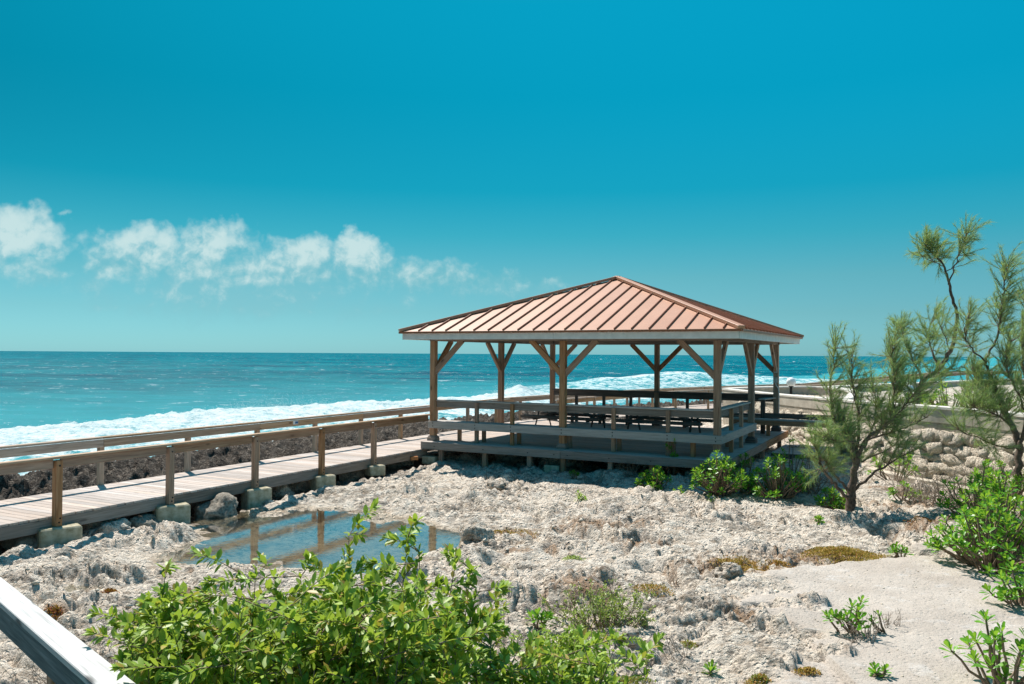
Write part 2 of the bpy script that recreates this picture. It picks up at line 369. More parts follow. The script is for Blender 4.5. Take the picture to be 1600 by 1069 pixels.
# rock ground: masks in colour attribute (sand, dark, wet, rust)
def groundmat():
    m, t = mat('coral_limestone'); pos = t.n('NewGeometry').outputs['Position']
    at_ = t.n('Attribute', {'attribute_name': 'mask'}); sep = t.n('SeparateColor'); t.set(sep, 0, at_.outputs['Color'])
    sand, dark, wet = sep.outputs; rust = at_.outputs['Alpha']
    n1 = t.noise(pos, 1.3, 5, .6); n2 = t.noise(pos, 7, 8, .68, .4); n3 = t.noise(pos, 34, 6, .72); n4 = t.noise(pos, 3.1, 6, .62, .3)
    base = t.ramp(n2, [(.28, (.38, .30, .22)), (.38, (.70, .60, .485)), (.54, (.84, .745, .625)), (.75, (.88, .81, .70))])
    grey = t.ramp(n3, [(.3, (.17, .155, .14)), (.7, (.46, .43, .39))])
    c = t.mix(t.m('MULTIPLY', t.sm(t.m('ADD', t.m('MULTIPLY', n4, .8), t.m('MULTIPLY', n3, .35)), .58, .72), .68), base, grey)
    speck = t.m('MULTIPLY', t.sm(n3, .57, .66), .6)
    c = t.mix(speck, c, (.15, .13, .11))
    dkn = t.noise(t.vm('MULTIPLY', pos, (1.0, 2.0, 1.6)), 7.5, 7, .70, .5); dkb = t.noise(pos, 1.1, 4, .6)
    dmask = t.m('MULTIPLY', t.sm(t.m('ADD', dkn, t.m('MULTIPLY', t.m('SUBTRACT', dkb, .5), .45)), .515, .585), .68)
    c = t.mix(dmask, c, t.ramp(n3, [(.35, (.060, .048, .036)), (.65, (.26, .215, .17))]))
    brn = t.m('MULTIPLY', t.sm(t.noise(t.vm('MULTIPLY', pos, (1, 1.7, 1)), 3.4, 6, .7), .52, .64), .60)
    c = t.mix(brn, c, (.44, .34, .245))
    orange = t.m('MULTIPLY', t.sm(t.noise(pos, 2.2, 6, .7), .62, .74), .35)
    c = t.mix(orange, c, (.42, .24, .12))
    c = t.mix(rust, c, t.ramp(n3, [(.35, (.20, .085, .03)), (.7, (.42, .24, .10))]))
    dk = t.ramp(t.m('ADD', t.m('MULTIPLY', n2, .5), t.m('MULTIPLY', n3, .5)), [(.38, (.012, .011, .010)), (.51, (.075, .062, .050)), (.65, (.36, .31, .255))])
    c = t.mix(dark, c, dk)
    sp = t.sm(t.noise(pos, 60, 4, .8), .58, .72)
    sc = t.mix(t.m('MULTIPLY', sp, .45), t.ramp(n1, [(.35, (.385, .335, .285)), (.65, (.47, .42, .365))]), (.30, .25, .20))
    sc = t.mix(t.m('MULTIPLY', t.sm(n4, .55, .68), .35), sc, (.60, .585, .56))
    c = t.mix(sand, c, sc)
    c = t.mix(t.m('MULTIPLY', wet, .5), c, t.mix(1, c, (.62, .50, .34), 'MULTIPLY'))
    hgt = t.m('ADD', t.m('MULTIPLY', n2, 1.2), t.m('MULTIPLY', n3, .55))
    vr = t.n('TexVoronoi', {'feature': 'F1'}, Scale=16.0, Vector=pos); vr2 = t.n('TexVoronoi', {'feature': 'F1'}, Scale=45.0, Vector=pos)
    pits = t.m('MULTIPLY', t.sm(vr.outputs['Distance'], .42, .05), -.5); pits = t.m('ADD', pits, t.m('MULTIPLY', t.sm(vr2.outputs['Distance'], .4, .05), -.22))
    hgt = t.m('ADD', hgt, pits); hs = t.m('MULTIPLY', hgt, t.m('SUBTRACT', 1.0, t.m('MULTIPLY', sand, .80)))
    hs = t.m('ADD', hs, t.m('MULTIPLY', t.m('MULTIPLY', sp, sand), .05))
    nb = t.bump(hs, 1.0, .085)
    p = t.n('BsdfPrincipled', {}, Base_Color=c, Roughness=t.m('SUBTRACT', .95, t.m('MULTIPLY', wet, .45)), Normal=nb); p.inputs['Specular IOR Level'].default_value = .2
    fin(t, p); return m
M_ground = groundmat()
def poolmat():
    m, t = mat('still_pool_water'); pos = t.n('NewGeometry').outputs['Position']
    h = t.noise(t.vm('MULTIPLY', pos, (1.0, 1.0, 1)), 9, 3, .6); h2 = t.noise(t.vm('MULTIPLY', pos, (1.0, 1.4, 1)), 45, 2, .5)
    nb = t.bump(t.m('ADD', h, t.m('MULTIPLY', h2, .12)), .25, .004)
    gl = t.n('BsdfGlossy', {}, Color=(1, 1, 1), Roughness=.02, Normal=nb)
    tr = t.n('BsdfTransparent', {}, Color=(.86, .88, .80))
    fr = t.n('Fresnel', {}, IOR=1.45, Normal=nb); mx = t.n('MixShader', {}, _0=t.m('MULTIPLY_ADD', fr.outputs[0], 1.5, .16, True)); t.set(mx, 1, tr); t.set(mx, 2, gl); fin(t, mx); return m
M_pool = poolmat()
def seamat():
    m, t = mat('tropical_sea'); pos = t.n('NewGeometry').outputs['Position']; fo = t.n('Attribute', {'attribute_name': 'foam'}).outputs['Color']
    sp = t.n('SeparateColor'); t.set(sp, 0, fo); foam, shal, streak = sp.outputs
    cdn = t.n('CameraData').outputs['View Distance']
    px, py, pz = t.xyz(pos)
    n1 = t.noise(t.vm('MULTIPLY', pos, (.35, .9, .5)), 1.0, 5, .6); n2 = t.noise(t.vm('MULTIPLY', pos, (1.0, 1.5, 1)), 3.2, 5, .65); nL = t.noise(t.vm('MULTIPLY', pos, (.010, .035, .02)), 1.0, 5, .65)
    nM = t.noise(t.vm('MULTIPLY', pos, (.05, .16, .1)), 1.0, 8, .75); nS = t.noise(t.vm('MULTIPLY', pos, (.22, .9, .5)), 1.0, 6, .78); deep = t.mix(t.sm(t.m('ADD', t.m('MULTIPLY', nL, .5), t.m('MULTIPLY', nM, .5)), .36, .62), (.0005, .060, .100), (.001, .165, .205))
    deep = t.mix(t.m('MULTIPLY', t.sm(nS, .44, .36), .6), deep, (.0005, .035, .060)); deep = t.mix(t.m('MULTIPLY', t.sm(nS, .54, .64), .5), deep, (.02, .20, .245))
    c = t.mix(t.m('MULTIPLY', shal, t.m('ADD', .45, t.m('MULTIPLY', nM, 1.0))), deep, (.035, .28, .32))
    nf = t.noise(t.vm('MULTIPLY', pos, (.8, .8, .8)), 1.6, 8, .72, .6); nf2 = t.noise(pos, 9, 6, .75)
    st = t.noise(t.vm('MULTIPLY', t.comb(t.m('ADD', px, t.m('MULTIPLY', nf, 2.2)), py, pz), (.5, .22, 1.6)), 1.0, 7, .72, 1.3)
    sl_ = t.m('MULTIPLY', streak, t.sm(t.m('ABSOLUTE', t.m('SUBTRACT', st, .5)), .075, .0))
    ff = t.m('ADD', foam, t.m('MULTIPLY', t.m('SUBTRACT', nf, .5), t.m('MULTIPLY', 1.5, t.m('MINIMUM', 1.0, t.m('MULTIPLY', foam, 4.0)))))
    fm = t.sm(ff, .30, .62)
    wc_ = t.noise(t.vm('MULTIPLY', pos, (.085, .30, .2)), 1.0, 7, .80); w2 = t.noise(t.vm('MULTIPLY', pos, (.35, 1.1, .5)), 1.0, 5, .8); fm2 = t.m('MAXIMUM', t.sm(wc_, .615, .66), t.sm(w2, .62, .66))
    fm = t.m('MAXIMUM', t.m('MAXIMUM', fm, sl_), t.m('MULTIPLY', fm2, .75))
    fcol = t.mix(t.sm(t.m('ADD', t.m('MULTIPLY', nf2, .5), t.m('MULTIPLY', nf, .5)), .34, .56), (.12, .36, .40), (.66, .72, .72))
    col = t.mix(fm, c, fcol)
    h = t.m('ADD', t.m('MULTIPLY', n1, 1.0), t.m('MULTIPLY', n2, .45)); 
    nb = t.bump(h, .8, .42); hf = t.m('ADD', nf, t.m('MULTIPLY', nf2, .5)); nb2 = t.bump(t.m('MULTIPLY', hf, foam), .5, .35, nb)
    df = t.n('BsdfDiffuse', {}, Color=col, Normal=nb2); gl = t.n('BsdfGlossy', {}, Color=(.9, 1, 1), Roughness=.25, Normal=nb)
    mx = t.n('MixShader', {}, _0=t.m('MULTIPLY', t.m('SUBTRACT', 1.0, fm), .018)); t.set(mx, 1, df); t.set(mx, 2, gl); fin(t, mx); return m
M_sea = seamat()
def foammat():
    m, t = mat('white_spray'); p = t.n('BsdfPrincipled', {}, Base_Color=(.88, .93, .93), Roughness=.7); tr = t.n('BsdfTranslucent', {}, Color=(.9, .95, .95)); mx = t.n('MixShader', {}, _0=.4)
    t.set(mx, 1, p); t.set(mx, 2, tr); fin(t, mx); return m
M_foam = foammat()
def globemat():
    m, t = mat('white_globe_glass'); p = t.n('BsdfPrincipled', {}, Base_Color=(.85, .87, .86), Roughness=.25); p.inputs['Subsurface Weight'].default_value = .2; p.inputs['Subsurface Radius'].default_value = (.1, .1, .1); fin(t, p); return m
M_globe = globemat()

# ------------------------------------------------------------------ layout curves
RAIL = [tuple(P(-2.1, -30)[:2]), tuple(P(-2.1, 8.5)[:2]), (3.2, 34.4), (5.9, 37.5), (9.8, 41.3), (16.9, 47.0), (23, 50), (32, 54), (60, 62)]
WALL = [(8.75, 33.0, .95), (9.3, 29.5, .95), (9.75, 26.4, .97), (9.85, 24.8, 1.0), (9.5, 22.0, 1.08), (9.38, 20.2, 1.14), (9.55, 18.9, 1.17), (9.93, 17.9, 1.17), (10.18, 16.8, 1.17), (10.3, 15.2, 1.17), (10.2, 12.5, 1.17), (9.9, 9.0, 1.17)]
POOL = [(-5.21, 11.75), (-4.92, 12.3), (-4.99, 12.98), (-5.54, 13.92), (-5.3, 14.6), (-4.7, 15.4), (-3.98, 15.6), (-3.32, 15.55), (-2.73, 15.25), (-1.57, 14.45), (-1.08, 14.0), (-0.67, 13.42), (-0.72, 12.83), (-0.78, 12.4), (-0.94, 12.2), (-1.31, 12.0), (-1.44, 11.5), (-1.82, 11.0), (-2.18, 10.85), (-2.58, 10.85), (-2.88, 11.05), (-3.27, 11.5), (-3.63, 11.5), (-4.27, 11.5), (-4.57, 11.5), (-4.98, 11.4)]
SAND = [(3.75, 11.03), (4.37, 11.15), (5.32, 11.34), (6.6, 12.2), (9, 12.4), (9.5, 9), (8, 5), (3.2, 5), (2.05, 6.2), (2.35, 7.4), (2.95, 8.1), (2.75, 9.2), (3.3, 10.2)]
PUD = [(-5.42, 10.22, .32, .14), (-5.95, 10.45, .22, .10), (-7.2, 13.85, .55, .45), (-9.7, 16.55, 1.2, .35), (-5.0, 10.75, .25, .10)]
PZ = -.68
TERR = [(q[0]+.16, q[1]) for q in WALL][::-1]+[(13.2, 35.9), (22, 43), (28, 48.2), (45, 54), (60, 50), (40, 5)]
RUST = [(-.09, 13.3, .55, .35), (1.5, 13.6, .9, .5), (4.4, 11.45, 1.15, .42), (2.75, 10.9, .6, .38), (2.0, 12.3, .5, .3), (6.6, 13.0, .7, .3), (7.3, 14.9, .8, .3), (-4.8, 8.7, .22, .13), (.9, 9.7, .5, .5), (2.2, 7.3, .2, .15), (-3.9, 9.7, .2, .1), (3.5, 10.6, .3, .2), (7.9, 16.6, .6, .4), (2.6, 9.1, .25, .2), (.2, 11.8, .4, .2)]
def terrain(x, y, fine=True):
    wx = x+.25*perlin(x/1.1, y/1.1, 31); wy = y+.25*perlin(x/1.1, y/1.1, 32)
    d = line_sd(x, y, RAIL)
    sdp = poly_sd(x, y, POOL)+.26*perlin(x/.8, y/.5, 33)+.09*perlin(x/.22, y/.16, 34)
    sds = poly_sd(x, y, SAND)+.42*perlin(x/.9, y/.7, 35)+.14*perlin(x/.22, y/.2, 36)
    sdt = poly_sd(x, y, TERR)
    sand = sstep(.08, -.12, sds)*(1-.9*sstep(.34, .46, perlin(x/.8+3, y/.45, 37))*sstep(-1.3, -.3, sds))
    # karst relief
    rm = .45+1.0*sstep(-.35, .45, perlin(wx/1.7, wy/1.0, 45)); h0 = .10*fbm(wx/2.4, wy/2.0, 3, 1); h = 0*h0
    d1, d2, cid = worley(wx/.80, wy/.42, 2); rim = sstep(.0, .22, d2-d1)
    h += .07*(cid-.5)*sstep(0, .7, d2-d1)+.035*rim-.03; h += .11*(.45-np.abs(perlin(wx/.75, wy/.32, 43)))+.07*(.4-np.abs(perlin(wx/.36, wy/.17, 44)))
    rg = np.abs(perlin(wx/.85, wy/.6, 5)); h -= .10*np.exp(-(rg/.09)**2)
    rg2 = np.abs(perlin(wx/.34, wy/.26, 6)); h -= .065*np.exp(-(rg2/.09)**2)*sstep(-.3, 0, perlin(x/1.7, y/1.7, 7))
    if fine:
        e1, e2, c2 = worley(wx/.26, wy/.17, 8); h += .030*(c2-.5)*sstep(0, .4, e2-e1)+.030*sstep(.0, .5, e2-e1)-.03
        h += .034*(.5-np.abs(perlin(x/.17, y/.09, 9)))
        h += .008*perlin(x/.06, y/.05, 10)
        k1, k2, _ = worley(x/.085, y/.075, 11); h -= .014*sstep(.42, .08, k1)
    h = h*rm+h0
    pit = perlin(wx/1.0, wy/.8, 12); h -= .20*sstep(.38, .62, pit)
    lump = perlin(wx/1.5, wy/1.0, 13); h += .12*sstep(.25, .6, lump)
    shal = sstep(2.2, .4, np.hypot((x-.2)/3.5, (y-12.5)/5)); 
    smooth_h = .05*fbm(x/2.0, y/2.0, 3, 14)+(.006*perlin(x/.12, y/.12, 15) if fine else 0)
    h = h*(1-sand)+(smooth_h+.035)*sand
    z = -.56+h+.05*perlin(x/5, y/5, 16)
    z -= .10*sstep(10, 6.5, y)*(x < 3)
    # rise to the right, towards the tree
    z += .06*sstep(3, 7, x)
    # pool basin with a raised lip
    z = np.where(sdp < 0, np.minimum(z, PZ-.02-.11*sstep(0, -.9, sdp)+.9*(h+.035)*sstep(13.2, 15.0, y-.35*x-1.3)+.18*h), PZ+.008+np.maximum(z-PZ, -.02)*sstep(-.02, .75, sdp)**.8+.10*h*sstep(0, .1, sdp)*sstep(.75, .3, sdp))
    for (a, b, rx, ry) in PUD:
        q = np.hypot((x-a)/rx, (y-b)/ry)+.25*perlin(x/.2, y/.2, 20); z = np.minimum(z, np.where(q < 1.15, -.70+.16*sstep(.85, 1.5, q), 9))
    # ground drops a bit under the boardwalk
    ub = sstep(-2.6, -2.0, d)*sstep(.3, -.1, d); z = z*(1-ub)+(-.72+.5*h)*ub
    # back yard between pavilion and coast
    # jagged seaward shelf
    s1, s2, sc = worley(wx/.42, wy/.36, 21); s3, s4, _ = worley(x/.17, y/.15, 22)
    jag = .22*(sstep(.8, .1, s1)-.4)*(.4+sc)+.10*(sstep(.7, .1, s3)-.4)+.16*perlin(x/1.1, y/.9, 23)+.05*(.4-np.abs(perlin(x/.16, y/.14, 24)))+.18*(.3-np.abs(perlin(x/.6, y/.45, 25)))
    prof = np.interp(d, [-.2, .25, 1.3, 2.6, 3.8, 5.0, 6.2, 9, 40], [-.74, -.72, -.64, -.54, -.50, -.66, -1.3, -2.4, -6])
    wsh = sstep(.0, .5, d); z = z*(1-wsh)+(prof+jag*sstep(.0, 1.2, d)*(1-.6*sstep(5, 7, d)))*wsh
    # terrace behind the stone wall
    tw = sstep(-.05, -.22, sdt)*(1-wsh); z = z*(1-tw)+(.62+.3*h)*tw
    for (a, b, rx, ry) in PUD[3:4]:
        q = np.hypot((x-a)/rx, (y-b)/ry)+.25*perlin(x/.2, y/.2, 20); z = np.where(q < 1.3, np.minimum(z, -.72+.4*sstep(.8, 1.3, q)), z)
    rust = np.zeros_like(x)
    for (a, b, rx, ry) in RUST:
        q = np.hypot((x-a)/rx, (y-b)/ry)+.6*perlin(x/.25, y/.25, 40)+.6*perlin(x/.08, y/.08, 41)+.4*perlin(x/.03, y/.03, 42); rust = np.maximum(rust, sstep(1.0, .4, q)*.65)
    rust *= (1-sand*.9)*(1-wsh)
    wet = np.maximum(sstep(.16, .0, sdp), sstep(-.62, -.68, z)*.15)*(1-wsh)*(1-tw)
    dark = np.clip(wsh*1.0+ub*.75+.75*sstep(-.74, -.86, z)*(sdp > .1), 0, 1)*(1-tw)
    return z, sand, dark, wet, rust
def gz(x, y):
    return float(terrain(np.array([float(x)]), np.array([float(y)]), False)[0][0])
def polar(na, nr, a0, a1, r0, r1, lr=None):
    a = np.linspace(R(a0), R(a1), na); r = np.exp(np.linspace(math.log(r0), math.log(r1), nr) if lr is None else lr)
    A, RR = np.meshgrid(a, r); x = (RR*np.sin(A)); y = (RR*np.cos(A))
    i = np.arange(nr-1)[:, None]*na; j = np.arange(na-1)[None]
    Fq = np.stack([i+j, i+j+1, i+na+j+1, i+na+j], -1).reshape(-1, 4)[:, ::-1]
    return x.ravel(), y.ravel(), Fq
def addattr(me, name, arr):
    a = me.color_attributes.new(name, 'FLOAT_COLOR', 'POINT'); a.data.foreach_set('color', arr.astype(np.float32).ravel())
# ------------------------------------------------------------------ ground
gx_, gy_, gf = polar(1000, 820, -52, 52, 2.4, 80)
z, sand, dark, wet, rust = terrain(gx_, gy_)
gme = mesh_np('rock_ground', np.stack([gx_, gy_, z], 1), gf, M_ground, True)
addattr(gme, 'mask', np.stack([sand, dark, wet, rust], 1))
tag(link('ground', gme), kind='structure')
# rough skirt so that the rock goes on beyond the detailed sheet
def flat(name, pts, z_, m_, kind='structure'):
    me = mesh_py(name, [(a, b, z_) for a, b in pts], [tuple(range(len(pts)))], m_); return tag(link(name, me), kind=kind)
flat('pool_water', [(-6.3, 9.8), (.1, 9.8), (.1, 16.3), (-2.4, 16.7), (-4.9, 16.1), (-6.0, 14.2)], PZ, M_pool)
flat('shelf_puddle', [(-11.2, 15.9), (-8.4, 15.9), (-8.4, 17.2), (-11.2, 17.2)], -.60, M_pool)
# ------------------------------------------------------------------ sea
SEAZ = -1.8
def seagrid():
    x, y, f = polar(600, 620, -56, 56, 14, 45000, np.concatenate([np.linspace(math.log(14), math.log(1600), 596), np.linspace(math.log(1800), math.log(45000), 24)]))
    d = line_sd(x, y, RAIL); r = np.hypot(x, y); fade = np.exp(-(r/1500)**2)
    wv = .30*(1-2*np.abs(perlin(x/16+.2*perlin(x/9, y/9, 3), y/7.5, 51)))+.14*perlin(x/5, y/2.6, 52)+.05*perlin(x/1.9, y/1.1, 53)+.42*perlin(x/48, y/19, 54)
    z = SEAZ+fade*wv*np.interp(r, [20, 60, 200], [.4, .55, 1.0]); caps = sstep(.60, .76, wv+.16*perlin(x/2.6, y/2.0, 59))*.85*sstep(50, 90, r)*(perlin(x/70, y/40, 69) > -.35)
    # breaker 1: a band along a curve, breaker 2: farther right
    B1 = [(-60, 22), (-26, 31), (-19.5, 42.5), (-9.5, 54), (-1.2, 62), (6, 74)]
    b = line_sd(x, y, B1); along = x
    hb = np.interp(x, [-60, -26, -19, -16, -9, -3, -.8, .6, 3, 6, 9], [.1, .22, .5, .75, .65, .65, .95, 1.25, .5, .2, 0])*(1+.16*perlin(x/3, y/3, 55)+.10*perlin(x/1.0, y/1.0, 57))
    prof = np.where(b > 0, np.exp(-(b/3.2)**2), np.exp(-(b/5.5)**2)); 
    z += hb*prof
    foam = np.clip(np.where(b > 0, sstep(2.2+1.2*perlin(x/2.5, y/2.5, 56), .3, b), .66+.30*sstep(-4.5, -1.0, b)+.22*perlin(x/4+y/9, y/2.2, 62)), 0, 1)*np.interp(x, [-200, 3, 8, 14, 60], [1, 1, .62, .40, .30])
    foam *= np.where(b < -6, .78+.25*perlin(x/3, y/6, 58), 1)
    rough = .16*np.abs(perlin(x/.8, y/.8, 60))+.10*np.abs(perlin(x/.33, y/.33, 61)); z += rough*foam*sstep(200, 60, r)*1.3
    B2 = [(2, 96), (11, 106), (22, 116), (34, 116), (48, 108), (80, 100)]
    b2 = line_sd(x, y, B2); h2 = np.interp(x, [0, 6, 12, 17, 22, 27, 33, 40, 50, 70], [0, .5, 1.0, 1.1, 1.5, 1.6, 1.2, .8, .3, 0])*(1+.12*perlin(x/4, y/4, 65))
    z += h2*np.where(b2 > 0, np.exp(-(b2/5)**2), np.exp(-(b2/9)**2))
    near2 = np.where(b2 > 0, sstep(4, 0, b2), sstep(-38, -2, b2))
    streak = near2*np.interp(x, [-4, 6, 50, 70], [0, 1, 1, .45])
    foam2 = sstep(2.0, .2, np.abs(b2+1.0))*np.interp(x, [4, 12, 38, 60], [0, .62, .6, .2])
    band = sstep(7, 1, np.abs(b2+26+3*perlin(x/12, y/12, 66)))*.55*np.interp(x, [0, 8, 60], [0, .9, .8])
    B3 = line_sd(x, y, [(-60, 46), (-30, 62), (-14, 74)]); foam3 = sstep(1.5, 0, np.abs(B3))*.40*sstep(-.1, .45, perlin(x/8, y/8, 67))
    foam = np.maximum.reduce([foam, foam2, band, foam3, caps])
    shal = np.clip(np.maximum(sstep(60, 5, b)*.75*np.where(b > 0, 1, 1), near2*.9*np.interp(x, [0, 8], [0, 1]))+.12*perlin(x/25, y/14, 68), 0, 1)
    sh2 = sstep(130, 60, r)*.55; shal = np.maximum(shal, sh2); shal = np.where(b < 0, 1, shal)
    me = mesh_np('sea', np.stack([x, y, z], 1), f, M_sea, True)
    addattr(me, 'foam', np.stack([foam, shal, streak, np.ones_like(foam)], 1)); tag(link('sea', me), kind='structure')
    # flying spray over the crest
    k = 45000; xs = RNG.uniform(-26, 2.2, k); ys = np.interp(xs, [q[0] for q in B1], [q[1] for q in B1])+RNG.normal(-.6, .9, k)
    crest = SEAZ+np.interp(xs, [-60, -26, -19, -16, -9, -3, -.8, .6, 3, 6, 9], [.1, .22, .5, .75, .65, .65, .95, 1.25, .5, .2, 0])
    amp = .16+.30*np.clip(perlin(xs/1.6, ys*0, 70)+.2, 0, 1)+1.0*np.exp(-((xs+.2)/1.0)**2)+.55*np.exp(-((xs+14)/2.2)**2)
    zs = crest*1.0+RNG.exponential(1, k)*amp*.30-.12
    tet = np.array([(1, 1, 1), (1, -1, -1), (-1, 1, -1), (-1, -1, 1)])*.6; tf = np.array([(0, 1, 2), (0, 3, 1), (0, 2, 3), (1, 3, 2)])
    sz = RNG.uniform(.004, .015, k)
    V = np.stack([xs, ys, zs], 1)[:, None]+tet[None]*sz[:, None, None]*RNG.uniform(.6, 1.3, (k, 4, 1)); Fq = tf[None]+np.arange(k)[:, None, None]*4
    o = link('sea_spray', mesh_np('sea_spray', V.reshape(-1, 3), Fq.reshape(-1, 3), M_foam)); tag(o, 'white spray flying up from the breaking wave', 'spray', kind='stuff')
seagrid()

# ------------------------------------------------------------------ rocks
def rockmesh(seed, m_, sub=2, sq=(1, 1, .7), amp=.22):
    import bmesh
    bm = bmesh.new(); bmesh.ops.create_icosphere(bm, subdivisions=sub, radius=1)
    rs = np.random.default_rng(seed); o = rs.uniform(0, 50, 3)
    from mathutils import noise
    for v in bm.verts:
        n = noise.noise(v.co*1.1+Vector(o))*amp*1.6+noise.noise(v.co*2.6+Vector(o))*amp*.9+noise.noise(v.co*6+Vector(o))*amp*.5+abs(noise.noise(v.co*11+Vector(o)))*amp*-.45
        v.co = v.co*(1+n); v.co.x *= sq[0]; v.co.y *= sq[1]; v.co.z *= sq[2]
    me = bpy.data.meshes.new('rock'); bm.to_mesh(me); bm.free(); me.shade_smooth(); me.materials.append(m_); return me
def addz(me):
    addattr(me, 'mask', np.zeros((len(me.vertices), 4))); return me
ROCKS = [(215, 822, .34, 'rounded grey boulder under the boardwalk, just left of the second concrete block'), (335, 800, .44, 'big rounded dark boulder in the shade between the second and third concrete blocks'),
         (158, 832, .42, 'lumpy pale boulder to the right of the nearest concrete block'), (34, 852, .40, 'dark boulder under the boardwalk at the left edge of the picture'), (82, 842, .20, 'small dark stone left of the nearest concrete block'),
         (438, 768, .30, 'pale boulder right of the third concrete block'), (470, 758, .30, 'angular pale boulder left of the fourth concrete block'), (548, 742, .36, 'wide pale boulder left of the fifth concrete block'),
         (612, 727, .28, 'brown rounded stone right of the fifth concrete block'), (632, 722, .26, 'round stone under the boardwalk end near the small orange brick'), (276, 826, .14, 'small white stone in front of the second concrete block'),
         (420, 785, .12, 'small grey stone at the foot of the third concrete block'), (742, 842, .34, 'large grey boulder at the right end of the rock pool'),
         (745, 712, .42, 'broad grey boulder under the front left of the pavilion'), (800, 722, .50, 'wide flat boulder under the front edge of the pavilion'), (878, 732, .60, 'largest boulder in shade under the middle front post'), (702, 722, .34, 'pale lumpy boulder below the front left corner post'),
         (968, 738, .25, 'round stone at the foot of a short pavilion support post'), (775, 770, .26, 'pale hollowed boulder on the open rock in front of the pavilion'), (1142, 915, .20, 'grey stone beside the ochre ground cover'), 
         (975, 1000, .17, 'smooth pale stone in the foreground centre')]
for i, (px, py, rr, lb) in enumerate(ROCKS):
    p = at(px, py, -.62); zz = gz(p.x, p.y)
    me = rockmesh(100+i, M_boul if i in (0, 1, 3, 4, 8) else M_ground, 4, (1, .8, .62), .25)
    o = link('boulder', addz(me), None, Matrix.Translation((p.x, p.y+rr*.4, max(zz, -.72)+rr*.10)) @ Matrix.Rotation(i*1.7, 4, 'Z') @ Matrix.Scale(rr, 4))
    tag(o, lb, 'rock', 'boulders around the boardwalk and rock flat')
o = link('loose_brick', boxmesh(.20, .10, .09, M_brick), None, Matrix.Translation(at(647, 716, -.38)) @ Matrix.Rotation(.4, 4, 'Z')); tag(o, 'small orange brick wedged under the boardwalk edge beside the pavilion', 'brick')

# ------------------------------------------------------------------ boardwalk
bw = thing('boardwalk', 'long bleached timber boardwalk with handrails along the rocky shore', 'boardwalk', P(-1.1, -4, -.2))
PT = [-12.35, -10.35, -8.3, -6.3, -4.35, -2.5]
t = -18.0; k = 0
while t < 9.4:
    wd = .137; j = random.uniform(-.012, .012)
    beam('deck_plank', P(-2.08+j, t, -.22+random.uniform(-.002, .002)), P(-.10+j, t+random.uniform(-.004, .004), -.22), wd, .038, M_deck, bw, q=.02); t += .1465; k += 1
joint = [-18.2]+PT[0:]+[-.12]
for a, b in zip(joint[:-1], joint[1:]):
    beam('fascia_board', P(-.118, a+.004, -.335), P(-.118, b-.004, -.335), .04, .185, M_shade, bw)
beam('fascia_board', P(-2.02, -18, -.335), P(-2.02, 9.4, -.335), .04, .185, M_shade, bw)
for s0 in (-.75, -1.4): beam('joist', P(s0, -18, -.335), P(s0, 9.4, -.335), .04, .18, M_shade, bw)
for tt in PT:
    post('rail_post', P(-.055, tt), -.36, .64, .105, M_post, bw)
for i_, tt in enumerate([-14.1, -12.1, -10.15, -8.18, -6.18, -4.22, -2.25, -.4, 1.45, 3.35, 5.3, 7.3, 9.2]):
    post('rail_post', P(-2.085, tt), -.62, .62, .095, M_rail, bw)
cuts = [-18, -12.35, -8.3, -4.35, -.08]
for a, b in zip(cuts[:-1], cuts[1:]):
    beam('rail_cap', P(-.07, a+.003, .683), P(-.07, b-.003, .683), .14, .036, M_rail, bw)
for a, b in zip([-18]+PT, PT+[-.08]):
    beam('rail_board', P(-.085, a+.06, .59), P(-.085, b-.06, .59), .038, .14, M_post, bw)
cuts = [-18, -12.1, -8.18, -4.22, -.4, 3.35, 8.5]
for a, b in zip(cuts[:-1], cuts[1:]):
    beam('rail_cap', P(-2.08, a+.003, .683), P(-2.08, b-.003, .683), .14, .036, M_rail, bw)
    beam('rail_board', P(-2.015, a+.003, .585), P(-2.015, b-.003, .585), .038, .145, M_rail, bw)
# curved continuation behind the pavilion
def offs(Q, d):
    out = []
    for i, q in enumerate(Q):
        a = Q[max(i-1, 0)]; b = Q[min(i+1, len(Q)-1)]; tx, ty = b[0]-a[0], b[1]-a[1]; l = math.hypot(tx, ty); out.append((q[0]+ty/l*d, q[1]-tx/l*d))
    return out
CUR = RAIL[1:]; 
def resamp(Q, step):
    out = [Q[0]]; 
    for a, b in zip(Q[:-1], Q[1:]):
        n = max(1, int(math.hypot(b[0]-a[0], b[1]-a[1])/step)); out += [(a[0]+(b[0]-a[0])*i/n, a[1]+(b[1]-a[1])*i/n) for i in range(1, n+1)]
    return out
def zc(x): return float(np.interp(x, [0, 17, 29, 60], [0, 0, .72, .8]))
far = resamp(CUR[:-1], 2.0); nearc = offs(far, 1.95)
for line, nm in ((far, 'a'), (nearc, 'b')):
    for q in line: post('rail_post', q, -.5+zc(q[0]), .66+zc(q[0]), .09, M_rail, bw, q=.05)
for line in (resamp(CUR[:-1], 4.0), offs(resamp(CUR[:-1], 4.0), 1.95)):
    for a, b in zip(line[:-1], line[1:]):
        za, zb = zc(a[0]), zc(b[0])
        beam('rail_cap', (*a, .683+za), (*b, .683+zb), .14, .036, M_rail, bw); beam('rail_board', (*a, .585+za), (*b, .585+zb), .04, .14, M_rail, bw)
V = []; Fc = []
l1 = resamp(CUR[:-1], .15); l2 = offs(l1, 1.95)
